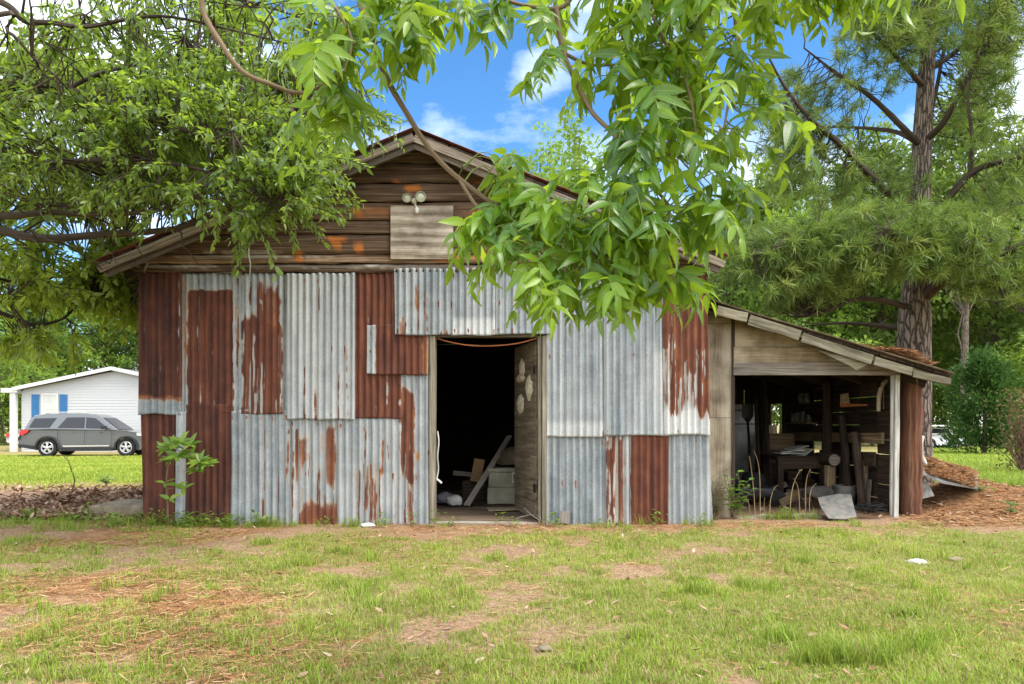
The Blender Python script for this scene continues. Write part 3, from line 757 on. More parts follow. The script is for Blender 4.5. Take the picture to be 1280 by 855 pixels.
# ------------------------------------------------------------------ mobile home and vehicles beyond the lawn
def gp(px, d):
    x = (px-640)/F*d; return Vector((x, d, float(gz(x, d))))
HD = 34.0; HS = F/HD
def hx(px): return (px-640)/HS
def hz(py): return CAMZ+(HY-py)/HS
home = thing('mobile_home', 'white vinyl sided mobile home with blue shutters beyond the lawn', 'house', (-19, HD, -.3))
hl, hp_, hb = hx(27), hx(143), -.32; hr = 2*hp_-hl
ze, zp = hz(487), hz(464)
def zroof(x): return ze+(zp-ze)*(1-abs(x-hp_)/(hp_-hl))
mb = MB(); z = hb; hh = .135
while z < zp-.01:
    z2 = min(z+hh, zp)
    for (za, zb) in ((z, z2),):
        xa = hl if zb <= ze else hp_-(hp_-hl)*(1-(za-ze)/(zp-ze)) if za > ze else hl
        xb = hp_-(hp_-hl)*(1-(zb-ze)/(zp-ze)) if zb > ze else hl
        mb.add([(xa, HD-.016, za), (2*hp_-xa, HD-.016, za), (2*hp_-xb, HD, zb), (xb, HD, zb), (xa, HD, za), (2*hp_-xa, HD, za)], [(0, 1, 2, 3), (0, 4, 5, 1)])
    z = z2
siding = plain('vinyl_siding', (.47, .48, .49), .45, .3, var=.03)
mb.build('gable_siding', siding, home)
mb = MB(); mb.abox(hl+.01, hr-.01, HD+.06, HD+16, hb, ze); mb.build('wall', siding, home)
mb = MB()
for sgn in (-1, 1):
    e = Vector((hp_+sgn*(hp_-hl+.22), HD-.3, ze-.03)); p_ = Vector((hp_, HD-.3, zp+.07))
    mb.prism([p_, e, e+Vector((0, 0, .10)), p_+Vector((0, 0, .10))], (0, 16.5, 0))
mb.build('roof', plain('grey_shingle', (.12, .12, .12), .9, .2), home)
mb = MB()
for sgn in (-1, 1):
    e = Vector((hp_+sgn*(hp_-hl+.24), HD-.33, ze-.07)); p_ = Vector((hp_+sgn*.002, HD-.33, zp+.03))
    mb.prism([p_, e, e+Vector((0, 0, .17)), p_+Vector((0, 0, .17))], (0, .028, 0))
mb.build('fascia', M['white'], home)
wx0, wx1, wz0, wz1 = hx(52.5), hx(73.5), hz(521), hz(491.5)
mb = MB(); f_ = .09
mb.abox(wx0, wx1, HD-.05, HD-.02, wz1-f_, wz1); mb.abox(wx0, wx1, HD-.05, HD-.02, wz0, wz0+f_)
mb.abox(wx0, wx0+f_, HD-.05, HD-.02, wz0+f_, wz1-f_); mb.abox(wx1-f_, wx1, HD-.05, HD-.02, wz0+f_, wz1-f_)
wfr = mb.build('window', M['white'], home)
mb = MB(); mb.abox(wx0+f_, wx1-f_, HD-.03, HD-.022, wz0+f_, wz1-f_); mb.build('pane', plain('curtained_glass', (.52, .54, .50), .15, .5, var=.12, scale=1.5), wfr)
mb = MB(); mb.abox((wx0+wx1)/2-.012, (wx0+wx1)/2+.012, HD-.042, HD-.032, wz0+f_, wz1-f_, 'z')
for k in (1, 2): mb.abox(wx0+f_, wx1-f_, HD-.041, HD-.031, wz0+(wz1-wz0)*k/3-.012, wz0+(wz1-wz0)*k/3+.012)
mb.build('muntin', M['white'], wfr)
blue = plain('blue_paint', (.035, .155, .35), .5, .3, var=.08)
for (a, b, c_, d_) in ((40, 49.5, 523, 493), (75, 84.5, 518.5, 493)):
    mb = MB(); mb.abox(hx(a), hx(b), HD-.045, HD-.02, hz(c_), hz(d_), 'z')
    xm = (hx(a)+hx(b))/2; zz = np.linspace(hz(c_)+.06, hz(d_)-.06, 14)
    for q in zz: mb.abox(hx(a)+.05, hx(b)-.05, HD-.055, HD-.046, q-.02, q+.015)
    mb.build('shutter', blue, home)
mb = MB(); mb.abox(hx(6.5), hl-.03, HD-.3, HD+8, hz(491), hz(485.5)); mb.build('porch_roof', M['white'], home)
mb = MB(); mb.abox(hx(16.5), hx(23.5), HD-.25, HD-.05, hb-.02, hz(491.2), 'z'); mb.build('porch_post', M['white'], home, bevel=.01)
brick = NT('red_brick'); bt = brick.n('TexBrick', Scale=6.0); bt.inputs['Color1'].default_value = (.25, .10, .07, 1); bt.inputs['Color2'].default_value = (.32, .15, .10, 1); bt.inputs['Mortar'].default_value = (.4, .37, .33, 1)
brick.l(brick.n('TexCoord').outputs['Object'], bt.inputs['Vector']); brickm = brick.fin(bt.outputs['Color'], .9, .2)
mb = MB(); mb.abox(hx(11), hl, HD+1.2, HD+2.6, hb, hb+.55); mb.build('porch_step', brickm, home)
mb = MB(); mb.box((hx(24.5), HD-.04, hz(538)), (1, 0, 0), (0, 0, 1), (0, 1, 0), .10, .16, .05); mb.build('meter_box', plain('grey_box', (.3, .3, .3)), home)

paint = NT('graphite_car_paint'); paint.b.inputs['Coat Weight'].default_value = .8; paint.b.inputs['Coat Roughness'].default_value = .06
M['carpaint'] = paint.fin((.125, .135, .14), .26, .5, .5)
M['silverpaint'] = plain('white_car_paint', (.62, .63, .64), .3, .5, var=.02)
M['glass'] = plain('dark_car_glass', (.02, .022, .028), .08, .45, var=.02)
M['tyre'] = plain('tyre_rubber', (.02, .02, .02), .85, .2)
M['alloy'] = plain('alloy', (.55, .55, .56), .3, .5, .6, var=.04)
M['chrome'] = plain('chrome_trim', (.7, .7, .7), .15, .5, .9, var=.02)
M['redlamp'] = plain('red_lamp', (.55, .02, .02), .15, .6, var=.1)
M['cladding'] = plain('black_cladding', (.022, .023, .025), .6, .3)
def arc(cx, cz, r, a0, a1, n): return [(cx+r*math.cos(math.radians(a0+(a1-a0)*i/n)), cz+r*math.sin(math.radians(a0+(a1-a0)*i/n))) for i in range(n+1)]
def vehicle(name, label, cat, x0, d, zg, length, h, profile, house, windows, arches, rw, body_m, wide=1.95, details=True, sgn=1):
    """side-on vehicle: profile = lower body outline (x,z); house = cabin outline; windows = side panes; arches = wheel x"""
    root = thing(name, label, cat, (x0+length/2, d+wide/2, zg))
    def P(x, z, y): return (x0+(x if sgn > 0 else length-x), d+y, zg+z)
    mb = MB(); y0, y1 = .06, wide-.06
    # lower body as three lofted slices so that the flanks swell
    ring = lambda y, s_: [P(length/2+(x-length/2)*s_, .62+(z-.62)*s_, y) for (x, z) in profile]
    sl = [ring(.10, .985), ring(0.02, 1.0), ring(0.0, .998), ring(wide, .998), ring(wide-.02, 1.0), ring(wide-.10, .985)]
    n = len(profile); vs = sum(sl, []); fs = [tuple(range(n)), tuple(range(6*n-1, 5*n-1, -1))]
    for k in range(5):
        for i in range(n): j = (i+1) % n; fs.append((k*n+i, k*n+n+i, k*n+n+j, k*n+j))
    mb.add(vs, fs); body = mb.build('body', body_m, root, bevel=.02)
    def tap(x, z):   # cabin flank leans in
        zb = min(p[1] for p in house); zt = max(p[1] for p in house); t = (z-zb)/(zt-zb); return .06+.20*t
    mb = MB(); n = len(house)
    a = [P(x, z, tap(x, z)) for (x, z) in house]; b = [P(x, z, wide-tap(x, z)) for (x, z) in house]
    fs = [tuple(range(n)), tuple(range(2*n-1, n-1, -1))]+[(i, i+n, (i+1) % n+n, (i+1) % n) for i in range(n)]
    mb.add(a+b, fs); mb.build('cabin', body_m, root, bevel=.03)
    for wn in windows:
        mb = MB(); pts = [Vector(P(x, z, tap(x, z)-.006)) for (x, z) in wn]; mb.prism(pts, (0, .004, 0)); mb.build('window', M['glass'], root)
    for cx in arches:
        for side in (0, 1):
            yc = .0 if side == 0 else wide
            s_ = 1 if side == 0 else -1
            mb = MB(); c = P(cx, rw, yc+s_*.02)
            prof = [(rw*.62, .2), (rw*.62, 0), (rw*.66, -.015), (rw*.93, -.012), (rw, .03), (rw, .20), (rw*.93, .235), (rw*.6, .235)]
            mb.lathe(prof, c, (0, s_, 0), 28, cap=False); tyre = mb.build('wheel', M['tyre'], root, True)
            mb = MB(); c2 = Vector(c)
            mb.lathe([(rw*.66, -.004), (rw*.62, -.018), (rw*.56, -.004), (rw*.55, .05)], c2, (0, s_, 0), 28, cap=False)
            mb.lathe([(rw*.14, -.02), (rw*.12, -.028), (.01, -.028)], c2, (0, s_, 0), 14)
            for k in range(10):
                an = 2*math.pi*(k//2)/5+(.16 if k % 2 else -.16)+.3
                u = Vector((math.cos(an), 0, math.sin(an)))
                mb.beam(c2+u*rw*.10+Vector((0, -s_*.012, 0)), c2+u*rw*.60+Vector((0, -s_*.008, 0)), rw*.11, .02, Vector((-u.z, 0, u.x)))
            mb.build('rim', M['alloy'], tyre, True)
            mb = MB(); mb.lathe([(rw*.56, .052), (.01, .052)], c2, (0, s_, 0), 24); mb.build('brake_disc', M['black'], tyre)
            mb = MB()
            outer = arc(cx, rw, rw*1.25, 200, -20, 18); inner = arc(cx, rw, rw*1.09, -20, 200, 18)
            o_ = [Vector(P(x, max(z, .30), yc-s_*.012)) for (x, z) in outer+inner]
            k = len(outer)
            vs = o_+[v+Vector((0, s_*.05, 0)) for v in o_]; fs = []
            for i in range(k-1):
                j = 2*k-1-i
                fs += [(i, i+1, j-1, j), (i+2*k, j+2*k, j-1+2*k, i+1+2*k), (i, i+2*k, i+1+2*k, i+1), (j, j-1, j-1+2*k, j+2*k)]
            mb.add(vs, fs); mb.build('wheel_arch', M['cladding'] if details else body_m, root)
    return root, P, tap
# the estate-style car in front of the mobile home
vd = 28.6; vz = float(gz(-17.6, 29.2)); vx = (25-640)/30.6
def low(x0_, x1_): return []
ar, rwv = .45, .375
prof = [(.07, .42), (.0, .68), (.04, .95), (.12, 1.10), (1.2, 1.13), (3.6, 1.08), (4.15, 1.05), (4.75, .95), (5.0, .82), (5.05, .60), (5.0, .33), (4.68, .27)]
prof += [p for p in arc(4.12, .36, ar, -12, 192, 14)] + [(3.66, .24), (1.55, .24)] + [p for p in arc(1.08, .36, ar, -12, 192, 14)] + [(.62, .30)]
house_o = [(.16, 1.08), (.36, 1.54), (.50, 1.68), (.95, 1.76), (2.2, 1.78), (2.75, 1.74), (3.1, 1.61), (3.85, 1.06)]
wins = [[(.34, 1.18), (.53, 1.56), (1.38, 1.58), (1.14, 1.18)], [(1.44, 1.17), (1.76, 1.60), (2.46, 1.61), (2.48, 1.16)], [(2.53, 1.16), (2.51, 1.61), (2.88, 1.57), (3.44, 1.13)]]
suv, P_, tap_ = vehicle('parked_car', 'dark grey estate car with alloy wheels parked before the mobile home', 'car', vx, vd, vz, 5.05, 1.72, prof, house_o, wins, (1.08, 4.12), rwv, M['carpaint'])
mb = MB(); mb.prism([P_(.02, .90, -.006), P_(.10, 1.10, -.006), P_(.40, 1.09, -.006), (P_(.34, 1.0, -.006)), P_(.16, .88, -.006)], (0, .05, 0)); mb.build('tail_lamp', M['redlamp'], suv)
mb = MB(); mb.prism([P_(4.55, .86, -.006), P_(4.98, .80, -.006), P_(4.9, .93, -.006), P_(4.55, .97, -.006)], (0, .05, 0)); mb.build('headlamp', M['chrome'], suv)
mb = MB(); mb.prism([P_(1.72, .40, -.014), P_(3.45, .42, -.014), P_(3.5, .47, -.014), P_(1.66, .46, -.014)], (0, .03, 0)); mb.build('side_trim', M['chrome'], suv)
mb = MB(); mb.prism([P_(1.6, .23, -.012), P_(3.62, .23, -.012), P_(3.6, .38, -.012), P_(1.62, .38, -.012)], (0, .03, 0)); mb.build('sill', M['cladding'], suv)
mb = MB(); mb.prism([P_(.02, .40, -.012), P_(.6, .30, -.012), P_(.6, .44, -.012), P_(.0, .52, -.012)], (0, .03, 0)); mb.build('bumper', M['cladding'], suv)
mb = MB(); mb.tube([P_(3.28, 1.13, .02), P_(3.30, 1.16, -.10)], .025, 6); mb.box(P_(3.33, 1.19, -.16), (1, 0, 0), (0, 0, 1), (0, 1, 0), .20, .14, .16); mb.build('mirror', M['blackmetal'], suv, bevel=.03)
for (a, b) in ((1.9, 2.08), (2.95, 3.13)):
    mb = MB(); mb.beam(P_(a, 1.0, -.02), P_(b, 1.0, -.02), .03, .02); mb.build('door_handle', M['carpaint'], suv)
for xx in (1.47, 2.50, 3.55):
    mb = MB(); mb.beam(P_(xx, .42, -.0015), P_(xx+.02, 1.08, -.0015), .012, .004, (1, 0, 0)); mb.build('door_seam', M['black'], suv)
mb = MB(); mb.tube([P_(.9, 1.76, .27), P_(1.2, 1.81, .26), P_(2.3, 1.815, .26), P_(2.6, 1.77, .27)], .018, 6); mb.build('roof_rail', M['chrome'], suv)
mb = MB(); mb.prism([P_(3.16, 1.57, .30), P_(3.79, 1.11, .16), P_(3.79, 1.11, 1.79), P_(3.16, 1.57, 1.65)], (.012, 0, .012)); mb.build('windscreen', M['glass'], suv)

suv.rotation_euler = (0, 0, math.radians(9)); suv.location.x += .42; suv.scale = (.955, .955, .975)

# white car half hidden behind the porch post
v2z = float(gz(-25, 38)); v2x = (7-640)/F*38-4.35
prof2 = [(.05, .35), (.0, .6), (.08, .82), (1.1, .88), (3.2, .88), (4.2, .86), (4.42, .62), (4.4, .35), (4.05, .25)] + arc(3.6, .32, .38, -10, 190, 10) + [(3.15, .22), (1.25, .22)] + arc(.85, .32, .38, -10, 190, 10) + [(.4, .28)]
h2 = [(1.0, .86), (1.6, 1.32), (2.9, 1.38), (3.9, .9)]
w2 = [[(1.2, .92), (1.66, 1.28), (2.2, 1.31), (2.2, .92)], [(2.28, .92), (2.28, 1.31), (2.85, 1.31), (3.6, .93)]]
car2, P2, _ = vehicle('parked_car', 'white car with a red tail lamp half hidden behind the porch post', 'car', (7-640)/F*38, 38.0, v2z, 4.42, 1.4, prof2, h2, w2, (.85, 3.6), .32, M['silverpaint'], 1.75, False)
mb = MB(); mb.prism([P2(.01, .62, -.01), P2(.06, .80, -.01), P2(.40, .84, -.01), P2(.36, .66, -.01)], (0, .06, 0)); mb.build('tail_lamp', M['redlamp'], car2)

# pale vehicle seen past the pine trunk
v3d = 33.0; v3x = (1150-640)/F*v3d; v3z = float(gz(v3x+1, v3d))
prof3 = [(.0, .35), (.0, .72), (.9, .74), (2.0, .72), (2.1, .6), (2.08, .35), (1.95, .3)] + arc(1.55, .30, .33, -8, 188, 10) + [(1.15, .25), (.85, .25)] + arc(.45, .30, .33, -8, 188, 10) + [(.06, .3)]
h3 = [(.25, .72), (.35, 1.12), (1.6, 1.12), (1.85, .72)]
car3, P3, _ = vehicle('utility_cart', 'small white utility cart with a flat canopy seen past the pine trunk', 'cart', v3x, v3d, v3z, 2.1, 1.3, prof3, [(.5, .70), (.5, 1.05), (1.5, 1.05), (1.62, .70)], [[(.55, .74), (.55, 1.0), (1.42, 1.0), (1.5, .74)]], (.45, 1.55), .28, M['silverpaint'], 1.2, False)
mb = MB(); mb.abox(v3x+.1, v3x+1.95, v3d-.1, v3d+1.3, v3z+1.10, v3z+1.17); mb.build('canopy', M['white'], car3, bevel=.02)

# ------------------------------------------------------------------ foliage builders
def leaf_template(n=5, wid=.34, curl=.25, fold=.18, point=1.5):
    """leaf along +x, unit length: n stations, 3 columns -> verts, quads, uu, vv"""
    V = []; U = []; T = []
    for i in range(n+1):
        t = i/n; w_ = wid/2*(math.sin(math.pi*min(1, t**.8))**.8)*(1-.35*t**point) if 0 < t < 1 else .004
        for c in (-1, 0, 1):
            V.append((t, c*w_, -curl*t*t + (abs(c)*w_*fold*2))); U.append(c); T.append(t)
    Q = []
    for i in range(n):
        a = i*3; Q += [(a, a+3, a+4, a+1), (a+1, a+4, a+5, a+2)]
    return np.array(V), np.array(Q), np.array(U, float), np.array(T)

def norm(a): return a/np.maximum(np.linalg.norm(a, axis=-1, keepdims=True), 1e-9)

def leaves_mesh(name, pos, dirs, ups, size, tmpl, rnd, curlvar=None):
    V, Q, U, T = tmpl
    d = norm(dirs); s_ = norm(np.cross(ups, d)); n_ = np.cross(d, s_)
    sz_ = np.asarray(size)[:, None, None]
    Vt = np.repeat(V[None], len(pos), 0)
    if curlvar is not None: Vt[:, :, 2] -= curlvar[:, None]*Vt[:, :, 0]**2
    P = pos[:, None, :]+sz_*(Vt[:, :, 0:1]*d[:, None]+Vt[:, :, 1:2]*s_[:, None]+Vt[:, :, 2:3]*n_[:, None])
    k = len(V)
    q = (Q[None]+(np.arange(len(pos))*k)[:, None, None]).reshape(-1, 4)
    return mesh_np(name, P.reshape(-1, 3), q, attrs={'rnd': np.repeat(rnd, k), 'uu': np.tile(U, len(pos)), 'vv': np.tile(T, len(pos))})

def curve(p0, p1, sag=.0, n=5, wig=.03):
    p0, p1 = Vector(p0), Vector(p1); L_ = (p1-p0).length; pts = []
    for i in range(n+1):
        t = i/n; p = p0.lerp(p1, t)
        p.z += sag*L_*4*t*(1-t)
        if 0 < i < n: p += Vector((R.uniform(-1, 1), R.uniform(-1, 1), R.uniform(-1, 1)))*wig*L_
        pts.append(p)
    return pts

def smooth_path(pts, n=6):
    """Catmull-Rom through points"""
    pts = [Vector(p) for p in pts]; q = [pts[0]*2-pts[1]]+pts+[pts[-1]*2-pts[-2]]; o = []
    for i in range(1, len(q)-2):
        for k in range(n):
            t = k/n; a, b, c, d = q[i-1], q[i], q[i+1], q[i+2]
            o.append(.5*((2*b)+(c-a)*t+(2*a-5*b+4*c-d)*t*t+(3*b-a-3*c+d)*t**3))
    o.append(pts[-1]); return o

def pxpath(lst, n=5): return smooth_path([W(*p) for p in lst], n)

# ------------------------------------------------------------------ background woods: individual trees from a few kinds
M['leaf_far'] = leafmat('far_leaf', (.075, .125, .026), (.15, .225, .046), (.28, .42, .07), .5, .5, .3, hi=(.18, .27, .06))
M['leaf_dark'] = leafmat('dark_leaf', (.04, .075, .02), (.085, .14, .034), (.16, .26, .045), .45, .5, .3)
M['leaf_lime'] = leafmat('lime_leaf', (.08, .145, .022), (.16, .26, .038), (.30, .46, .06), .5, .5, .3, hi=(.24, .34, .07))
M['needle'] = leafmat('pine_needle', (.065, .125, .026), (.145, .225, .045), (.25, .36, .05), .38, .45, .3, hi=(.25, .30, .07))
M['cedar'] = leafmat('cedar_leaf', (.018, .055, .012), (.045, .105, .022), (.08, .17, .025), .3, .6, .2, hi=(.08, .15, .035))
M['bark_grey'] = bark('grey_bark', (.05, .04, .03), (.19, .155, .12))
M['bark_dark'] = bark('dark_limb_bark', (.025, .019, .014), (.10, .08, .06))
M['bark_pine'] = bark('pine_bark', (.045, .035, .028), (.26, .21, .165), plates=True, st=1.0)
M['bark_twig'] = bark('twig_bark', (.10, .07, .045), (.27, .20, .13), sc=14, st=.4)
T_quad = leaf_template(2, .55, .15, .2)
def tree(name, seed, h, r, z0, clumps, per, ls, mat, bk, trunk_r, cone=0.0, lean=.03, group=None, label=None, cat='tree'):
    g = np.random.default_rng(seed)
    root = thing(name, label or 'tall tree in the far woods', cat, (0, 0, 0), group)
    tl = h*.9
    tp = [Vector((lean*tl*t*t*math.sin(seed)+.12*math.sin(3*t+seed), lean*tl*t*t*math.cos(seed), tl*t)) for t in np.linspace(0, 1, 9)]
    mb = MB(); mb.tube(tp, [trunk_r*(1.25 if i == 0 else 1)*(1-.85*i/8) for i in range(9)], 8, .06)
    # clump centres on the crown's surface and inside it
    cen = []
    while len(cen) < clumps:
        p = g.uniform(-1, 1, 3); q = np.linalg.norm(p)
        if q > 1 or q < .25: continue
        zz = (p[2]+1)/2; rr = r*(1-cone*zz)*(.75+.5*vnoise(np.array([math.atan2(p[1], p[0])*1.4+5]), np.array([zz*3]), seed)[0])
        cen.append((p[0]*rr, p[1]*rr, z0+zz*(h-z0)))
    cen = np.array(cen)
    for c in cen[::3]:
        t = min(.95, max(.2, (c[2]-.12*h)/tl)); b = tp[int(t*8)]
        mb.tube(curve(b, c, .06, 3, .05), [trunk_r*.22, trunk_r*.16, trunk_r*.1, .015], 5)
    mb.build('trunk', bk, root, True)
    n = clumps*per; cs = np.repeat(cen, per, 0); cr = np.repeat(g.uniform(.10, .24, clumps)*r+ls*.8, per)
    d = norm(g.normal(size=(n, 3))); pos = cs+d*(g.random(n)**.45*cr)[:, None]*np.array([1, 1, .72])
    dirs = norm(d+g.normal(size=(n, 3))*.8); ups = norm(d*.6+np.array([0, 0, 1.0])+g.normal(size=(n, 3))*.6)
    rnd = np.clip(np.repeat(g.normal(.45, .22, clumps), per)+g.normal(0, .16, n), 0, 1)
    me = leaves_mesh('foliage', pos, dirs, ups, ls*g.uniform(.6, 1.3, n), T_quad, rnd)
    link('foliage', me, mat, root)
    return root
kinds = {
 'oak': tree('oak_tree', 3, 15, 4.6, 3.2, 120, 75, .42, M['leaf_far'], M['bark_grey'], .28),
 'elm': tree('elm_tree', 4, 17, 4.0, 4.0, 110, 75, .40, M['leaf_lime'], M['bark_grey'], .24),
 'dark': tree('oak_tree', 9, 13, 4.8, 1.5, 130, 75, .44, M['leaf_dark'], M['bark_grey'], .3),
 'fpine': tree('pine_tree', 12, 20, 3.2, 8.0, 100, 60, .42, M['needle'], M['bark_pine'], .24, .45),
 'bushy': tree('understory_tree', 15, 6.5, 2.9, .3, 90, 70, .30, M['leaf_lime'], M['bark_grey'], .12),
 'thin': tree('sweetgum_tree', 17, 18, 2.4, 6.0, 80, 34, .36, M['leaf_lime'], M['bark_grey'], .2),
}
used = {}
def plant(kind, px, d, sc, rz, label, group):
    o = kinds[kind] if kind not in used else copy_tree(kinds[kind])
    used[kind] = 1
    p = gp(px, d); o.location = p; o.rotation_euler = (0, 0, rz); o.scale = (sc, sc, sc)
    o['label'] = label; o['group'] = group
    return o
grpL, grpR = 'trees of the woods behind the mobile home', 'trees of the woods behind the barn and shed'
for (k, px, d, sc) in (('dark', -60, 52, .95), ('dark', 20, 58, 1.0), ('oak', 75, 62, .9), ('elm', 128, 56, .74), ('dark', 180, 60, .9), ('oak', -140, 60, 1.1), ('bushy', 2, 44, .9), ('dark', 250, 66, 1.0),
                      ('bushy', -25, 47, 1.3), ('oak', -230, 66, 1.2), ('fpine', 50, 72, .8)):
    lb = {'dark': 'dark green broad tree in the woods behind the mobile home', 'oak': 'mid green oak in the woods behind the mobile home', 'elm': 'bright lime green tree rising behind the mobile home roof',
          'bushy': 'low bushy tree at the edge of the woods beside the mobile home', 'fpine': 'far pine standing behind the mobile home'}[k]
    plant(k, px, d, sc, R.uniform(0, 6), lb, grpL)
for (k, px, d, sc) in (('elm', 330, 70, .85), ('oak', 420, 74, .9), ('oak', 520, 70, .86), ('elm', 600, 74, .98), ('oak', 690, 58, 1.42), ('elm', 640, 66, 1.2), ('elm', 745, 56, 1.15), ('fpine', 770, 52, .92), ('thin', 728, 50, 1.32), ('thin', 668, 60, 1.45),
                      ('elm', 840, 56, 1.0), ('oak', 905, 48, .95), ('fpine', 960, 50, 1.0), ('elm', 1000, 44, .85), ('oak', 1060, 46, 1.05), ('fpine', 1100, 46, 1.05), ('elm', 1150, 50, 1.1), ('fpine', 1205, 38, 1.0),
                      ('oak', 1245, 46, 1.15), ('fpine', 1310, 42, 1.0), ('elm', 1340, 52, 1.1), ('oak', 1420, 50, 1.2), ('dark', 1090, 60, 1.0), ('dark', 1180, 62, 1.0), ('dark', 1290, 60, 1.0),
                      ('bushy', 940, 40, .95), ('bushy', 1040, 36, .85), ('bushy', 1165, 48, .9), ('bushy', 1300, 40, 1.0), ('bushy', 890, 42, 1.1), ('bushy', 1090, 40, .8), ('fpine', 1010, 62, 1.0), ('fpine', 1270, 58, 1.1), ('elm', 978, 54, 1.18), ('oak', 1045, 58, 1.38), ('elm', 1110, 58, 1.22), ('elm', 1205, 56, 1.3), ('oak', 1262, 58, 1.5), ('elm', 905, 58, 1.2)):
    lb = {'dark': 'dark green broad tree deep in the woods behind the shed', 'oak': 'mid green oak in the woods behind the barn', 'elm': 'bright yellow green tree in the woods behind the barn',
          'bushy': 'low bushy tree filling the edge of the woods behind the shed', 'fpine': 'slim far pine with a bare lower trunk in the woods', 'thin': 'thin loose crowned tree showing above the barn roof'}[k]
    plant(k, px, d, sc, R.uniform(0, 6), lb, grpR)
# cedar
g = np.random.default_rng(77)
def conifer_bush(px, d, h, r, label):
    p = gp(px, d); root = thing('cedar_tree', label, 'tree', p)
    mb = MB(); mb.tube([p, p+Vector((.03, 0, h*.5)), p+Vector((0, 0, h*.95))], [.09, .06, .01], 8, .05)
    nb = 130; tb = g.random(nb)**.9; ab = g.random(nb)*6.283; rb = r*(np.sin(np.pi*np.clip(tb*.72+.26, 0, 1))**.9)*g.uniform(.25, 1.3, nb)
    k_ = g.integers(0, nb, 11000); n = 11000; a = ab[k_]+g.normal(0, .17, n); t = tb[k_]
    rr = np.abs(rb[k_]+g.normal(0, .16, n)*r)
    pos = np.stack([p.x+np.cos(a)*rr, p.y+np.sin(a)*rr, p.z+.28+t*(h-.3)+.24*g.normal(size=n)+.18*(rr/r)], 1)
    dirs = np.stack([np.cos(a), np.sin(a), .7+.6*g.normal(size=n)], 1)+g.normal(size=(n, 3))*.4
    link('foliage', leaves_mesh('foliage', pos, dirs, g.normal(size=(n, 3)), .20*g.uniform(.5, 1.3, n), leaf_template(2, .35, .1, .2), np.clip(g.normal(.5, .25, n), 0, 1)), M['cedar'], root)
    for i in range(14):
        z_ = h*(.12+.06*i); an = i*2.4; e = p+Vector((math.cos(an)*r*.6, math.sin(an)*r*.6, z_+.3)); mb.tube(curve(p+Vector((0, 0, z_)), e, 0, 3), [.03, .02, .015, .006], 5)
    mb.build('trunk', M['bark_grey'], root, True)
conifer_bush(1230, 27, 3.6, 1.1, 'dense dark green cedar standing alone in the meadow')

# ------------------------------------------------------------------ the big pine behind the shed
PD = 10.6
pb = gp(1141, PD); pb.z -= .05
pine = thing('pine_tree', 'big pine with plated bark and long needles standing behind the shed', 'tree', pb)
mb = MB()
tpx = [(1141, 622, 24), (1141, 560, 21.5), (1142, 470, 19.5), (1143, 400, 19), (1145, 350, 14.5), (1150, 250, 12.5), (1153, 170, 11), (1158, 90, 9.5), (1163, 0, 8.5), (1168, -120, 8), (1172, -300, 5.5), (1174, -480, 2.5)]
mb.tube(smooth_path([W(a, b, PD) for a, b, c in tpx], 3), list(np.interp(np.linspace(0, len(tpx)-1, (len(tpx)-1)*3+1), range(len(tpx)), [c/F*PD for a, b, c in tpx])), 16, .04)
mb.build('trunk', M['bark_pine'], pine, True)
limbs = [  # (px, py, d) paths and start radius in photo pixels
 ([(1146, 378, 10.6), (1172, 356, 10.3), (1205, 332, 10.0), (1250, 318, 9.8), (1330, 285, 9.5), (1420, 270, 9.4)], 9),
 ([(1138, 385, 10.6), (1105, 376, 10.2), (1070, 374, 9.9), (1035, 388, 9.6), (1005, 396, 9.4)], 4.5),
 ([(1138, 412, 10.6), (1100, 407, 10.9), (1050, 404, 11.2), (1000, 408, 11.6)], 4.5),
 ([(1146, 262, 10.6), (1105, 236, 10.2), (1052, 182, 9.8), (1014, 150, 9.5), (982, 110, 9.3), (960, 70, 9.1)], 5.5),
 ([(1151, 182, 10.6), (1135, 166, 10.4), (1090, 122, 10.2), (1046, 92, 10.0), (1005, 60, 9.8)], 5),
 ([(1150, 180, 10.6), (1120, 165, 10.9), (1080, 160, 11.3), (1036, 159, 11.8), (985, 165, 12.2)], 3.8),
 ([(1154, 178, 10.6), (1180, 152, 10.2), (1210, 96, 9.8), (1243, 34, 9.5), (1265, -20, 9.3)], 5),
 ([(1154, 170, 10.6), (1164, 140, 10.8), (1180, 60, 11.2), (1190, -20, 11.6)], 4.5),
 ([(1150, 262, 10.6), (1178, 254, 10.2), (1213, 217, 9.9), (1250, 202, 9.7), (1300, 190, 9.5), (1360, 180, 9.3)], 6),
 ([(1150, 290, 10.6), (1200, 285, 10.9), (1240, 268, 11.2), (1290, 248, 11.6), (1350, 225, 12)], 5),
 ([(1148, 275, 10.6), (1130, 262, 11.0), (1065, 258, 11.4), (1020, 236, 11.8), (975, 212, 12.2)], 5),
 ([(1147, 330, 10.6), (1110, 318, 10.0), (1060, 300, 9.4), (1000, 296, 9.0), (940, 318, 8.7)], 5),
 ([(1147, 322, 10.6), (1150, 312, 9.8), (1135, 296, 9.0), (1100, 285, 8.6)], 4.5),
 ([(1148, 318, 10.6), (1180, 306, 9.8), (1215, 296, 9.2), (1240, 300, 8.9)], 4.5),
 ([(1156, 110, 10.6), (1120, 70, 10.1), (1080, 30, 9.7), (1050, 0, 9.4)], 4),
 ([(1158, 90, 10.6), (1200, 60, 10.9), (1240, 20, 11.2), (1290, -10, 11.5)], 4),
 ([(1213, 217, 9.9), (1215, 170, 9.7), (1210, 120, 9.6), (1222, 60, 9.5)], 3),
 ([(1160, 50, 10.6), (1130, 10, 10.2), (1100, -30, 9.8), (1060, -60, 9.6)], 4),
 ([(1205, 332, 10.0), (1240, 345, 9.7), (1262, 380, 9.6), (1300, 400, 9.5)], 3.5),
]
lp_pts = []; mb = MB()
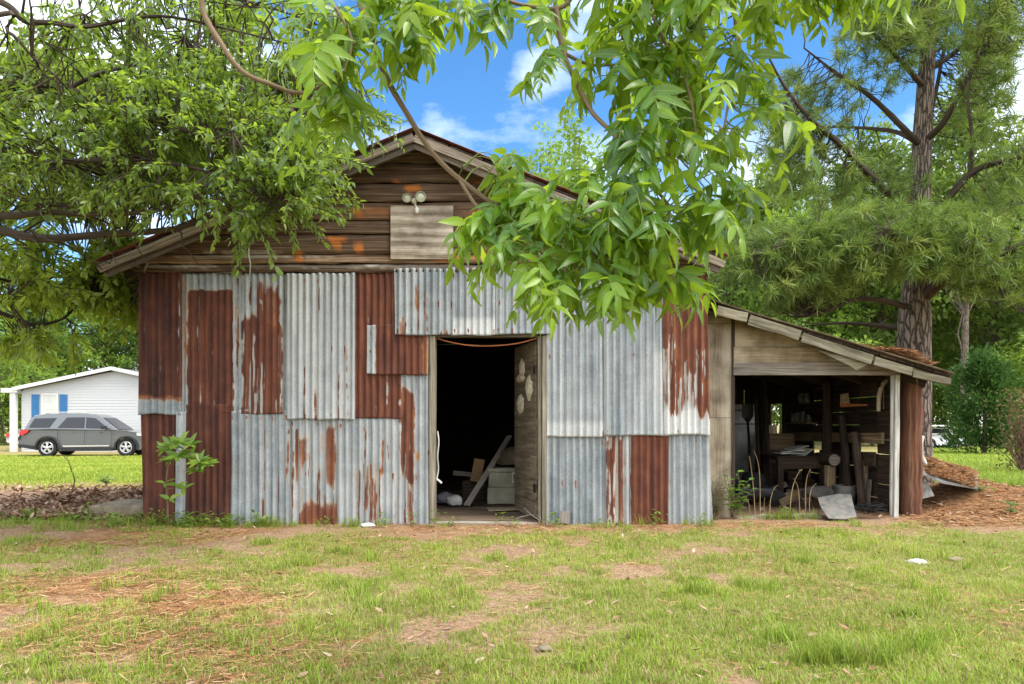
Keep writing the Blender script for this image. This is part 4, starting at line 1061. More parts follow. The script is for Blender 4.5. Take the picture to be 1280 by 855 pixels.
for path, r0 in limbs:
    pts = pxpath(path, 6); n = len(pts)
    mb.tube(pts, [max(.006, (r0*(1-.82*i/(n-1)))/F*10) for i in range(n)], 8, .08)
    lp_pts += [(p, i/(n-1)) for i, p in enumerate(pts)]
LP = np.array([p for p, _ in lp_pts])
regs = [(1120, 300, 120, 46, 8.6, 10.4, 520), (1010, 328, 85, 46, 8.6, 10.0, 330), (1195, 300, 60, 45, 8.8, 10.2, 170), (935, 330, 55, 55, 8.8, 11, 190), (1180, 14, 140, 48, 9.2, 11.8, 420), (1010, 205, 80, 70, 9.2, 12.4, 190),
        (1258, 130, 60, 110, 9.2, 11.6, 300), (1090, 60, 60, 60, 9.4, 11.5, 130), (1262, 230, 50, 40, 9.4, 11.8, 80), (1245, 345, 60, 30, 9.4, 10.5, 110), (975, 150, 50, 60, 9.2, 12, 120), (1100, 225, 60, 25, 9.8, 12, 60), (1300, 330, 60, 60, 9.2, 10.5, 60), (1150, -70, 180, 60, 9, 12.5, 160)]
g = np.random.default_rng(31); tc_, td_ = [], []
for (cx, cy, rx, ry, d0, d1, n) in regs:
    for _ in range(n):
        a = g.uniform(0, 6.283); q = g.random()**.55; px = cx+math.cos(a)*rx*q; py = cy+math.sin(a)*ry*q; d = g.uniform(d0, d1)
        p = W(px, py, d); i = int(np.argsort(((LP-np.array(p))**2).sum(1))[g.integers(0, 7)]); b = Vector(LP[i]); v = p-b
        if v.length > .62: p = b+v*(.62/v.length*g.uniform(.35, 1.25)); v = p-b
        if g.random() < .6 and v.length > .08: mb.tube(curve(b, p, -.08, 3, .09), [.009, .007, .005, .003], 4)
        tc_.append(p); td_.append((v.normalized() if v.length > .01 else Vector((0, 0, 1)))*.7+Vector((g.normal()*.4, g.normal()*.4, .35)))
mb.build('limb', M['bark_dark'], pine, True)
tc_ = np.array(tc_); td_ = norm(np.array(td_)); NN = 40
n = len(tc_)*NN; ax_ = np.repeat(td_, NN, 0); rd = norm(g.normal(size=(n, 3)))
dirs = norm(ax_*g.uniform(.25, 1.0, (n, 1))+rd*.95); base_ = np.repeat(tc_, NN, 0)+ax_*g.uniform(-.07, .05, (n, 1))
ln = g.uniform(.12, .19, n); side = norm(np.cross(dirs, g.normal(size=(n, 3)))); wd = .0045
tip = base_+dirs*ln[:, None]+np.array([0, 0, -1.0])*(ln**2*.9)[:, None]; mid = base_+dirs*(ln*.55)[:, None]
Vn = np.stack([base_-side*wd*.7, base_+side*wd*.7, mid-side*wd, mid+side*wd, tip], 1).reshape(-1, 3)
o5 = np.arange(n)*5
rn_ = np.clip(np.repeat(g.normal(.5, .27, len(tc_)), NN)+g.normal(0, .14, n), 0, 1)
link('needles', mesh_np('needles', Vn, np.stack([o5, o5+1, o5+3, o5+2], 1), np.stack([o5+2, o5+3, o5+4], 1), attrs={'rnd': np.repeat(rn_, 5)}), M['needle'], pine)

# ------------------------------------------------------------------ oak whose canopy hangs in from the side, trunk out of view
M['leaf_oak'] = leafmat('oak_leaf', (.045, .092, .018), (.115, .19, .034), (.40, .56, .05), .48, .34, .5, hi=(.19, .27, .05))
M['leaf_oak_light'] = leafmat('painted_sun_oak_leaf', (.11, .17, .022), (.20, .28, .04), (.52, .68, .06), .52, .4, .45, hi=(.28, .35, .06))  # brighter copy of the oak leaf, sunlight put into its colours
M['leaf_oak_far'] = leafmat('painted_backlit_oak_leaf', (.09, .145, .02), (.17, .25, .036), (.42, .58, .06), .5, .45, .4, hi=(.26, .33, .06))  # paler copy of the oak leaf, light from behind painted into its colours
op = Vector((-7.4, 5.6, 0)); op.z = float(gz(op.x, op.y))
oak = thing('oak_tree', 'spreading oak reaching its leafy limbs over the barn roof', 'tree', op)
mb = MB(); mb.tube(smooth_path([op+Vector((0, 0, -.1)), op+Vector((.05, 0, .8)), op+Vector((.1, .1, 2.0)), op+Vector((.0, .2, 3.4)), op+Vector((.2, .1, 5.5)), op+Vector((.3, .2, 7.5))], 4), list(np.linspace(.34, .12, 21)), 14, .05)
mb.build('trunk', M['bark_dark'], oak, True)
of = lambda z: op+Vector((.1, .1, z))
olimbs = [
 ([of(2.3)], [(-60, 278, 5.9), (0, 288, 5.8), (51, 298, 5.7), (129, 293, 5.6), (216, 286, 5.5), (290, 262, 5.4), (350, 250, 5.3)], 7),
 ([of(2.6)], [(-80, 262, 5.6), (0, 270, 5.5), (62, 265, 5.4), (118, 268, 5.3), (200, 262, 5.2), (270, 235, 5.1), (330, 215, 5.0)], 5),
 ([of(3.3)], [(-60, 130, 5.6), (0, 110, 5.5), (40, 105, 5.4), (110, 118, 5.3), (190, 150, 5.2), (260, 170, 5.2), (340, 165, 5.1)], 5),
 ([of(3.0)], [(-80, 150, 6.2), (0, 124, 6.2), (60, 122, 6.2), (130, 90, 6.3), (210, 80, 6.4), (300, 110, 6.5), (380, 140, 6.6)], 4.5),
 ([of(3.8)], [(-100, -30, 5.2), (0, 2, 5.0), (31, 26, 5.0), (62, 28, 5.0), (110, 33, 5.1), (200, 20, 5.2), (300, 40, 5.4), (380, 60, 5.6)], 4),
 ([of(4.2)], [(-60, -80, 5.6), (60, -50, 5.6), (160, -20, 5.6), (250, -10, 5.6), (340, 10, 5.7), (420, 40, 5.8)], 4.5),
 ([of(1.9)], [(-90, 370, 7.6), (0, 391, 7.8), (41, 406, 7.9), (77, 399, 8.0), (98, 383, 8.1), (140, 372, 8.2)], 4.5),
 ([of(2.1)], [(-60, 290, 6.2), (40, 298, 6.4), (77, 304, 6.6), (105, 320, 6.8), (135, 342, 6.9)], 3.2),
 ([of(2.2)], [(-100, 320, 7.0), (-20, 345, 7.4), (40, 352, 7.8), (100, 340, 8.2), (150, 350, 8.4)], 3.5),
 ([of(3.0)], [(-40, 30, 5.0), (10, 40, 4.9), (40, 70, 4.9), (70, 95, 4.9)], 3.0),
 ([of(2.9)], [(-40, 200, 5.6), (40, 205, 5.4), (130, 200, 5.2), (220, 205, 5.0), (300, 230, 4.9), (350, 260, 4.8)], 4),
]
op_pts = []; mb = MB()
for st, path, r0 in olimbs:
    pts = smooth_path(st+[W(*p) for p in path], 6); n = len(pts)
    mb.tube(pts, [max(.006, r0*(1.25-1.1*i/(n-1))/F*5.5) for i in range(n)], 8, .07)
    op_pts += list(pts[4:])
    for k in range(4):      # side twigs
        i = R.randrange(8, n-1); b = pts[i]; e = b+Vector((R.uniform(-.1, .5), R.uniform(-.4, .4), R.uniform(-.35, .4)))
        tw = curve(b, e, R.uniform(-.1, .15), 4, .11); mb.tube(tw, [.010, .008, .006, .005, .003], 5); op_pts += tw[1:]
OP = np.array(op_pts)
oreg = [(60, 180, 110, 75, 4.8, 6.4, 240), (190, 170, 110, 75, 4.8, 6.2, 260), (300, 200, 90, 60, 4.6, 5.8, 260), (345, 232, 48, 40, 4.6, 5.6, 100), (250, 120, 150, 60, 5.0, 6.6, 150), (60, 90, 80, 40, 4.9, 6, 75),
        (270, 30, 130, 55, 5.0, 6.2, 110), (360, 180, 50, 45, 4.8, 5.8, 80), (130, 235, 150, 30, 5, 6.2, 80), (325, 272, 26, 16, 4.7, 5.2, 18), (120, 30, 70, 40, 5, 6, 30), (420, 130, 60, 40, 5.6, 6.6, 40)]
oreg2 = [(60, 378, 100, 44, 7.2, 8.6, 170), (135, 365, 38, 60, 7.4, 8.4, 170), (30, 335, 60, 35, 7, 8.4, 80), (120, 405, 45, 24, 7.6, 8.6, 60), (10, 415, 40, 16, 7.4, 8.6, 30), (150, 320, 24, 24, 7.6, 8.6, 40)]
oreg3 = [(80, 190, 150, 90, 6.6, 8.4, 230), (250, 150, 150, 90, 6.6, 8.2, 230), (40, 90, 90, 35, 6.4, 7.8, 60), (360, 130, 70, 60, 6.6, 7.6, 70), (60, 255, 110, 30, 6.8, 8, 50), (330, 40, 90, 40, 6.4, 7.4, 50)]
T_oak = leaf_template(3, .42, .22, .12)
def sprays(regs, PT, seed, holes, per=(16, 26), tw_l=(.16, .38), ls=(.040, .074), twigr=.004, reach=.42, droop=.32):
    g = np.random.default_rng(seed); P, D, U, Sz, Rn = [], [], [], [], []; mb = MB()
    for (cx, cy, rx, ry, d0, d1, n) in regs:
        for _ in range(int(n*1.8)):
            a = g.uniform(0, 6.283); q = g.random()**.5; px = cx+math.cos(a)*rx*q; py = cy+math.sin(a)*ry*q
            if fbm(np.array([px/38.0]), np.array([py/30.0]), seed, 3)[0] < holes: continue
            p = W(px, py, g.uniform(d0, d1)); i = int(np.argmin(((PT-np.array(p))**2).sum(1))); b = Vector(PT[i]); v = p-b
            if v.length > reach: b = p-v.normalized()*reach*.8
            dr = (v.normalized() if v.length > .01 else Vector((1, 0, 0)))+Vector((g.normal()*.5+.25, g.normal()*.5-.2, g.normal()*.35-droop*.4))
            dr.normalize(); L_ = g.uniform(*tw_l); e = p+dr*L_+Vector((0, 0, -droop*L_*.5))
            path = smooth_path([b, p, p+dr*L_*.55, e], 4); mb.tube(path, list(np.linspace(twigr*1.5, twigr*.4, len(path))), 4, cap=False)
            m = int(g.integers(*per)); tone = g.normal(.45, .2)
            for k in range(m):
                t = .30+.70*(k+g.random()*.6)/m; f = t*(len(path)-1); j = min(len(path)-2, int(f)); c = path[j].lerp(path[j+1], f-j)
                tg = (path[j+1]-path[j]).normalized(); rv = Vector(g.normal(size=3)); sd_ = tg.cross(rv).normalized()
                P.append(c); D.append(tg*.65+sd_*.75+Vector((0, 0, -.35*droop))); U.append(Vector((0, 0, 1))+Vector(g.normal(size=3)*.55)); Sz.append(g.uniform(*ls)); Rn.append(tone+g.normal()*.15)
    return mb, np.array(P), np.array(D), np.array(U), np.array(Sz), np.clip(np.array(Rn), 0, 1)
tw1, *A1 = sprays(oreg, OP, 5, .43)
tw3, *A3 = sprays(oreg3, OP, 9, .43, ls=(.07, .12), reach=.6)
tw2, *A2 = sprays(oreg2, OP, 6, .45, ls=(.07, .12), tw_l=(.2, .45))
mb.build('limb', M['bark_dark'], oak, True)
tw1.build('twig', M['bark_dark'], oak, True); tw2.build('twig', M['bark_dark'], oak, True); tw3.build('twig', M['bark_dark'], oak, True)
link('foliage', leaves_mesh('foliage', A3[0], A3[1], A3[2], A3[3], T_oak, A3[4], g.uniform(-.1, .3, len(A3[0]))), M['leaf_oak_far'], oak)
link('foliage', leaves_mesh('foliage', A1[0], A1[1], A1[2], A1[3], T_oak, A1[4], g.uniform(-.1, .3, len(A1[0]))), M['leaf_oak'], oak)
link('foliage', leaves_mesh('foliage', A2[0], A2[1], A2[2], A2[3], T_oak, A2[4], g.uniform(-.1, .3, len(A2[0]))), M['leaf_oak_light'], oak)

# ------------------------------------------------------------------ pecan branch close to the viewer, trunk out of view
M['leaf_pecan'] = leafmat('pecan_leaf', (.022, .078, .012), (.10, .215, .022), (.52, .72, .04), .46, .27, .5, True, hi=(.20, .31, .03))
kp = Vector((2.9, -1.6, 0)); pecan = thing('pecan_tree', 'pecan tree dangling long compound leaves over the yard before the barn', 'tree', kp)
mb = MB(); mb.tube(smooth_path([kp+Vector((0, 0, -.1)), kp+Vector((0, 0, 1.2)), kp+Vector((-.1, .1, 3.2)), kp+Vector((-.3, .3, 5.5))], 5), list(np.linspace(.27, .14, 16)), 14, .04)
mb.build('trunk', M['bark_grey'], pecan, True)
top = kp+Vector((-.1, .1, 3.3))
plimbs = [
 ([top, Vector((2.0, .4, 3.6))], [(1150, -260, 2.3), (1000, -180, 2.4), (880, -120, 2.45), (780, -80, 2.45), (700, -60, 2.4), (560, -90, 2.4), (430, -110, 2.4), (280, -80, 2.5)], 11),
 ([], [(700, -60, 2.4), (712, -20, 2.36), (712, 0, 2.34), (695, 11, 2.32), (661, 8, 2.3), (634, 0, 2.28), (600, -14, 2.26)], 3.6),
 ([], [(695, 11, 2.32), (703, 62, 2.3), (717, 96, 2.28), (740, 140, 2.26), (768, 169, 2.24), (785, 202, 2.22), (819, 236, 2.2), (840, 262, 2.2)], 3.6),
 ([], [(706, 67, 2.3), (724, 76, 2.32), (746, 82, 2.35), (775, 80, 2.4)], 2.4),
 ([], [(768, 172, 2.24), (792, 200, 2.26), (815, 200, 2.3), (842, 192, 2.34)], 2.2),
 ([], [(430, -110, 2.4), (440, -50, 2.4), (455, 20, 2.42), (481, 92, 2.44), (505, 136, 2.45), (540, 190, 2.46), (580, 228, 2.46), (632, 262, 2.45), (695, 277, 2.42), (760, 272, 2.4), (800, 262, 2.4)], 4.6),
 ([], [(575, 226, 2.46), (596, 258, 2.44), (620, 280, 2.42), (644, 298, 2.4), (660, 312, 2.38)], 2.4),
 ([], [(690, 277, 2.42), (700, 295, 2.4), (725, 300, 2.36), (745, 318, 2.34)], 2),
 ([], [(280, -80, 2.5), (252, 0, 2.52), (278, 57, 2.54), (304, 90, 2.56), (340, 106, 2.58), (370, 116, 2.6), (392, 112, 2.58), (412, 100, 2.56)], 4.2),
 ([], [(362, 116, 2.6), (368, 149, 2.6), (383, 170, 2.6)], 2.2),
 ([], [(430, -110, 2.4), (400, -40, 2.35), (420, 10, 2.32), (440, 50, 2.3), (430, 90, 2.28)], 2.6),
 ([], [(560, -90, 2.4), (545, -40, 2.35), (540, 0, 2.3), (560, 40, 2.28)], 2.4),
 ([], [(780, -80, 2.45), (800, -20, 2.35), (830, 50, 2.28), (860, 110, 2.22), (870, 170, 2.2)], 3),
 ([], [(880, -120, 2.45), (900, -40, 2.3), (920, 30, 2.24), (915, 100, 2.2), (905, 160, 2.18)], 3),
 ([], [(1000, -180, 2.4), (990, -90, 2.25), (1010, -20, 2.18), (1050, 0, 2.14)], 3),
 ([], [(1000, -180, 2.4), (1080, -100, 2.2), (1120, -50, 2.15), (1150, -40, 2.12)], 3),
 ([], [(780, -80, 2.45), (760, -30, 2.5), (770, 30, 2.55), (800, 80, 2.6)], 2.6),
]
kp_pts = []; mb = MB()
for st, path, r0 in plimbs:
    pts = smooth_path(st+[W(*p) for p in path], 6); n = len(pts); tp_ = .35 if st else .55
    mb.tube(pts, [max(.0022, r0*(1-tp_*i/(n-1))/F*2.4) for i in range(n)], 8, .06)
    kp_pts += pts[(14 if st else 0):]
KP = np.array(kp_pts)
T_pec = leaf_template(8, .37, .16, .16, 1.1)
g = np.random.default_rng(101); P, D, U, Sz, Rn = [], [], [], [], []
kreg = [(760, -25, 60, 28, 2.2, 2.7, 14), (850, -15, 70, 30, 2.1, 2.6, 18), (950, -30, 70, 28, 2.05, 2.5, 20), (1050, -45, 60, 24, 2.05, 2.4, 16), (1110, -50, 40, 20, 2.05, 2.3, 7), (790, 70, 50, 40, 2.2, 2.7, 13), (870, 80, 60, 50, 2.1, 2.6, 20),
        (850, 160, 60, 40, 2.1, 2.5, 16), (780, 215, 50, 30, 2.1, 2.5, 11), (700, 262, 50, 18, 2.2, 2.6, 12), (765, 280, 55, 22, 2.15, 2.5, 14), (655, 280, 25, 16, 2.3, 2.5, 5), (820, 265, 40, 25, 2.1, 2.5, 11), (880, 225, 25, 40, 2.1, 2.4, 8),
        (440, 5, 45, 40, 2.25, 2.5, 9), (500, -10, 50, 28, 2.25, 2.5, 9), (560, -15, 40, 24, 2.25, 2.5, 6), (410, 105, 14, 16, 2.35, 2.5, 4), (445, 55, 35, 30, 2.25, 2.5, 7), (530, 40, 50, 30, 2.25, 2.5, 5), (615, 195, 22, 14, 2.4, 2.5, 3), (640, 30, 30, 30, 2.25, 2.4, 2), (340, 75, 20, 14, 2.5, 2.6, 1), (700, 80, 20, 30, 2.25, 2.4, 2), (940, 150, 20, 30, 2.05, 2.3, 5), (660, 318, 40, 16, 2.2, 2.5, 9), (735, 345, 48, 20, 2.15, 2.45, 13), (800, 338, 34, 20, 2.1, 2.4, 8), (625, 270, 20, 20, 2.35, 2.5, 4), (635, 225, 22, 14, 2.38, 2.5, 4), (660, 248, 30, 14, 2.35, 2.5, 5), (412, 140, 14, 20, 2.35, 2.5, 4)]
tw = MB()
for (cx, cy, rx, ry, d0, d1, n) in kreg:
    for _ in range(int(n*1.38+.5)):
        a = g.uniform(0, 6.283); q = g.random()**.5; p = W(cx+math.cos(a)*rx*q, cy+math.sin(a)*ry*q, g.uniform(d0, d1))
        i = int(np.argmin(((KP-np.array(p))**2).sum(1))); b = Vector(KP[i]); v = p-b
        if v.length > .02: tw.tube(curve(b, p, .10, 4, .05), list(np.linspace(.0030, .0017, 5)), 5, cap=False)
        h = Vector((v.x+g.normal()*.12, v.y*.5+g.normal()*.12-.05, 0)); h = h.normalized() if h.length > .01 else Vector((1, 0, 0))
        L_ = g.uniform(.15, .27); d = (h+Vector((0, 0, g.uniform(-.2, .55)))).normalized(); path = [p]; st = 8
        for k in range(st):
            d = (d+Vector((0, 0, -.24))+Vector(g.normal(size=3)*.05)).normalized(); path.append(path[-1]+d*L_/st)
        tw.tube(path, list(np.linspace(.0017, .0009, st+1)), 5, cap=False)
        m = int(g.integers(4, 7)); tone = np.clip(g.normal(.45, .32), 0, 1); sc = g.uniform(.48, .86)
        sidev = None
        for k in range(m+1):
            t = .22+.78*k/m; f = t*st; j = min(st-1, int(f)); c = path[j].lerp(path[j+1], f-j); tg = (path[j+1]-path[j]).normalized()
            sv_ = tg.cross(Vector((0, 0, 1))+Vector(g.normal(size=3)*.25)).normalized()
            for sg in ((-1, 1) if k < m else (0,)):
                ln = sc*(.075+.055*math.sin(math.pi*min(1, .25+.75*t)))*g.uniform(.85, 1.15)*(1.12 if sg == 0 else 1)
                dv = tg*(.55 if sg else 1.0)+sv_*sg*.72+Vector((0, 0, g.uniform(-.38, .02)))+Vector(g.normal(size=3)*.22)
                P.append(c); D.append(dv); U.append(tg.cross(sv_)*(-1 if tg.cross(sv_).z < 0 else 1)+Vector(g.normal(size=3)*.55)+Vector((0, -.35, .15)))
                Sz.append(ln); Rn.append(tone+g.normal()*.12)
mb.build('limb', M['bark_twig'], pecan, True); tw.build('twig', plain('green_twig', (.16, .20, .05), .6, .3), pecan, True)
link('foliage', leaves_mesh('foliage', np.array(P), np.array(D), np.array(U), np.array(Sz), T_pec, np.clip(np.array(Rn), 0, 1), g.uniform(-.15, .5, len(P))), M['leaf_pecan'], pecan, True)
print('pecan leaflets', len(P), 'oak leaves', len(A1[0]), len(A2[0]))

# ------------------------------------------------------------------ fittings and clutter on the barn
fl = thing('flood_light', 'twin headed security light on the gable above the boarded opening', 'light', (W(517, 250, FY-.06)))
def lf(px, py, dy=0.0): return W(px, py, FY-.06+dy)
mb = MB(); mb.lathe([(.03, 0), (.032, .02), (.02, .035)], lf(518, 252, .0), (0, -1, 0), 14)
mb.tube([lf(518, 252, -.02), lf(520, 258, -.04), lf(521, 262, -.05)], .011, 8); mb.build('base', plain('aged_cream', (.45, .42, .32), .5, .4), fl, True)
cream = plain('lamp_shell', (.34, .33, .24), .4, .4); lens = plain('frosted_lens', (.46, .48, .34), .15, .6, var=.12, scale=30)
for (a, b, r) in ((509.5, 248, .044), (526, 246.5, .050)):
    c = lf(a, b, -.05); ax_ = Vector((.12 if a > 517 else -.12, -1, -.1)).normalized()
    mb = MB(); mb.lathe([(.012, .09), (.02, .06), (r*.7, .03), (r, -.015), (r*1.04, -.03), (r*.94, -.03), (r*.9, -.018)], c, -ax_, 18, cap=False)
    mb.tube([lf(518, 253, -.02), c-ax_*.07], .009, 6); hd = mb.build('lamp_head', cream, fl, True)
    mb = MB(); mb.lathe([(r*.93, -.01), (r*.7, -.004), (r*.3, .0), (.004, .001)], c+ax_*.02, ax_, 18); mb.build('lens', lens, hd, True)
mb = MB(); mb.lathe([(.012, .03), (.02, .02), (.022, -.02), (.015, -.032)], lf(521, 263, -.06), (0, 0, 1), 12); mb.build('motion_sensor', M['offwhite'], fl, True)
mb = MB(); mb.tube(pxpath([(546, 422.5, FY+.01), (560, 427, FY+.01), (585, 431.5, FY+.01), (612, 432.5, FY+.01), (645, 429.5, FY+.01), (671, 423, FY+.01)], 4), .0065, 6)
tag(mb.build('cable', M['orange'], None, True), 'brown cable sagging across the top of the barn doorway', 'cable')
mb = MB(); mb.tube(pxpath([(547, 539, FY-.01), (548.5, 552, FY-.02), (547, 570, FY-.02), (548, 586, FY-.02), (546, 599, FY-.02)], 4), .007, 6)
mb.tube(pxpath([(546, 599, FY-.02), (549, 601, FY-.03), (552, 604, FY-.03)], 3), .011, 6)
tag(mb.build('cord', M['offwhite'], None, True), 'frayed white cord hanging on the doorway jamb', 'cord')
mb = MB(); mb.tube(pxpath([(312, 300, FY-.12), (311, 318, FY-.10), (313, 330, FY-.09), (312, 347, FY-.05)], 4), .006, 6)
tag(mb.build('loose_wire', M['offwhite'], None, True), 'pale loose wire dangling from the eave onto the tin', 'wire')
bx = plain('mouldy_foam', (.30, .285, .205), .85, .2, var=.25, scale=7, bump=.2)
FLZ = .037
def fp(px, d, z): return ((px-640)/F*d, d, z)
def foam_box(px0, px1, d, z0, z1, label, lid, tilt=0.0):
    x0, x1 = (px0-640)/F*d, (px1-640)/F*d
    t = thing('foam_box', label, 'box', ((x0+x1)/2, d+.25, z0), 'pale boxes stacked inside the barn doorway')
    mb = MB(); mb.abox(x0, x1, d, d+.42, z0, z1-(.05 if lid else 0), 'x', .006, seg=3); mb.build('box_body', bx, t, bevel=.012)
    if lid: mb = MB(); mb.abox(x0-.012, x1+.012, d-.012, d+.432, z1-.048, z1, 'x', .004, seg=3); mb.build('lid', bx, t, bevel=.012)
    return t
b0 = foam_box(609.5, 662, 8.62, FLZ, .235, 'pale grubby box at the bottom of the stack inside the barn doorway', False)
b1 = foam_box(611, 662, 8.64, .24, .47, 'pale lidded box with a lettered label, on top of the stack in the barn doorway', True)
mb = MB(); mb.abox(.005, .075, 8.62, 8.626, .30, .42); lab = mb.build('label', M['white'], b1)
fc = bpy.data.curves.new('letter', 'FONT'); fc.body = 'B'; fc.size = .12; fc.extrude = .002; fc.align_x = 'CENTER'
fo = bpy.data.objects.new('letter', fc); C.objects.link(fo); dgx = bpy.context.evaluated_depsgraph_get(); me = bpy.data.meshes.new_from_object(fo.evaluated_get(dgx)); C.objects.unlink(fo); bpy.data.objects.remove(fo)
me.transform(Matrix.Translation((.040, 8.617, .318)) @ Matrix.Rotation(math.radians(90), 4, 'X')); link('letter', me, M['black'], lab)
def lump(name, label, cat, c, r, mat, sq=(1, 1, .6), seed=1, n=2, par=None):
    bm = bmesh.new(); bmesh.ops.create_icosphere(bm, subdivisions=4, radius=1)
    for v in bm.verts:
        p = np.array(v.co); k = .72+.55*fbm(np.array([p[0]*1.9+p[2]*1.3+seed*7]), np.array([p[1]*1.9-p[2]*.9]), seed, 4)[0]
        v.co = Vector((p[0]*sq[0], p[1]*sq[1], max(p[2], -.55)*sq[2]))*r*k+Vector(c)
    me = bpy.data.meshes.new(name); bm.to_mesh(me); bm.free(); o = link(name, me, mat, par, True)
    if label: tag(o, label, cat)
    return o
cloth = plain('stained_cloth', (.12, .095, .065), .95, .1, var=.4, bump=.4)
lump('cloth_bag', 'brown cloth bag slumped on top of the pale boxes', 'bag', (.06, 8.86, .58), .19, cloth, (1.3, .8, .75), 3)
mb = MB(); mb.beam(fp(583, 8.35, .05), (fp(637, 9.0, .85)), .075, .022, (1, 0, .6), jit=.003, seg=3)
tag(mb.build('leaning_board', M['greywood'], None, bevel=.003), 'pale board leaning on the boxes inside the doorway', 'board')
mb = MB(); mb.box(Vector(fp(597, 8.9, .43)), Vector((.95, .2, -.25)), Vector((.2, .1, .97)), Vector((0, 1, 0)), .13, .28, .09, .006)
tag(mb.build('cardboard_box', plain('cardboard', (.22, .135, .065), .9, .1), None, bevel=.003), 'small brown cardboard box behind the leaning board', 'box')
mb = MB(); mb.abox(-.62, .22, 8.95, 9.5, FLZ, .30, 'x', .01, seg=3); tag(mb.build('wooden_crate', M['darkwood'], None, bevel=.005), 'dark low wooden crate in the gloom of the barn', 'crate')
mb = MB(); mb.beam(fp(566, 8.9, .40), fp(601, 9.0, .36), .05, .02, jit=.003); tag(mb.build('plank', M['greywood'], None), 'grey plank lying across the dark crate in the barn', 'plank')
lump('plastic_bag', 'crumpled white plastic bag on the barn floor', 'bag', fp(568, 8.4, .10), .085, M['offwhite'], (1.1, .9, .9), 8)
lump('plastic_bag', 'dull grey crumpled bag beside the white one on the barn floor', 'bag', fp(557, 8.6, .11), .10, plain('grey_plastic', (.20, .20, .22), .5, .3), (1.2, .9, .8), 13)
mb = MB(); mb.box(Vector(fp(628, 8.0, FLZ+.02)), Vector((1, .15, .02)).normalized(), Vector((-.15, 1, 0)).normalized(), Vector((0, 0, 1)), .33, .24, .012, .006)
tag(mb.build('plywood_scrap', M['ply_tan'], None), 'thin plywood scrap lying on the barn floor by the door', 'plywood')
for (pts, r, lb) in (([(640, 651, 7.35), (652, 646, 7.3), (668, 643, 7.25), (676, 648, 7.1)], .007, 'dry bent stick resting against the foot of the open door'), ([(655, 635, 7.3), (664, 643, 7.2), (674, 650, 7.1)], .005, 'thin dry stick leaning on the doorway jamb')):
    mb = MB(); mb.tube(pxpath(pts, 3), r, 6); tag(mb.build('dry_stick', M['greywood'], None, True), lb, 'stick')
mb = MB(); mb.beam(W(575, 662, 6.95), W(613, 660, 6.98), .05, .012, (0, 1, .1), jit=.004, seg=3); tag(mb.build('wood_strip', M['whitewood'], None), 'peeling white wood strip on the ground at the threshold', 'wood')
mb = MB(); mb.beam(W(705, 655, 7.12), W(705.5, 639, 7.16), .10, .03, (1, 0, 0), jit=.004); tag(mb.build('timber_offcut', M['greywood'], None, bevel=.003), 'short grey timber offcut propped on the tin beside the doorway', 'offcut')
mb = MB(); mb.abox((122-640)/F*7.6, (180-640)/F*7.4, 7.45, 8.0, -.06, .16, 'x', .012, seg=3); tag(mb.build('concrete_block', M['concrete'], None, bevel=.012), 'mossy concrete block at the corner of the barn', 'block')

# ------------------------------------------------------------------ things in and around the lean-to
def tm(name, label, cat, mat, fn, **kw):
    mb = MB(); fn(mb); return tag(mb.build(name, mat, None, **kw), label, cat)
wp = thing('white_panel', 'dirty white panel with cross rails standing at the back of the lean-to', 'panel', (3.75, 11.4, 0))
mb = MB(); mb.box((3.70, 11.45, .66), (1, 0, 0), (0, .12, 1), (0, -1, .12), .36, 1.30, .03); mb.build('sheet', M['offwhite'], wp)
for z in (.25, .5, .75, 1.0, 1.22):
    mb = MB(); mb.beam((3.53, 11.40+z*.08, z), (3.87, 11.40+z*.08, z), .022, .02); mb.build('rail', M['greywood'], wp)
sh = thing('shovel', 'long handled black shovel leaning in the back corner of the lean-to', 'shovel', (3.25, 10.0, 0))
mb = MB(); mb.tube([W(938, 600, 10.0), W(936, 545, 10.1), W(934, 522, 10.12)], .018, 8); mb.build('handle', M['black'], sh, True)
mb = MB(); mb.prism([W(928, 505, 10.12), W(942, 505, 10.12), W(942, 520, 10.14), W(937, 528, 10.14), W(933, 528, 10.14), W(927, 520, 10.14)], (0, .012, 0)); mb.build('blade', M['blackmetal'], sh)
for k, (a, b, lb) in enumerate((((949, 606, 9.7), (945, 500, 10.0), 'dark pole leaning upright beside the shovel'), ((962, 604, 9.9), (957, 498, 10.2), 'second dark pole, standing between the shovel and the bench'), ((1062, 630, 8.45), (1052, 520, 8.8), 'dark timber leaning on the inner wall beside the wooden rail'), ((1078, 632, 8.3), (1068, 540, 8.4), 'dark slanting timber nearest the log post'))):
    tm('leaning_pole', lb, 'pole', M['darkwood'], lambda mb: mb.tube([W(*a), W(*b)], .03 if k < 2 else .045, 8), smooth=True)
tm('tan_board', 'tan board standing on end at the back of the lean-to', 'board', M['ply_tan'], lambda mb: mb.beam(W(966, 600, 11.0), W(964, 532, 11.3), .17, .018, (1, 0, 0)))
bench = thing('workbench', 'low dark workbench cluttered with pale sheets in the lean-to', 'workbench', (3.5, 9.3, 0))
x0, x1 = (972-640)/F*9.0, (1036-640)/F*9.0; bz = .60
mb = MB(); mb.abox(x0, x1, 9.0, 9.65, bz-.05, bz, 'x', .004, seg=3); mb.abox(x0+.02, x1-.02, 9.02, 9.06, bz-.16, bz-.053, 'x', .003); mb.build('bench_top', M['darkwood'], bench, bevel=.004)
for (a, b) in ((x0+.05, 9.06), (x1-.05, 9.06), (x0+.05, 9.58), (x1-.05, 9.58)):
    mb = MB(); mb.abox(a-.035, a+.035, b-.035, b+.035, 0, bz-.051, 'z'); mb.build('leg', M['darkwood'], bench)
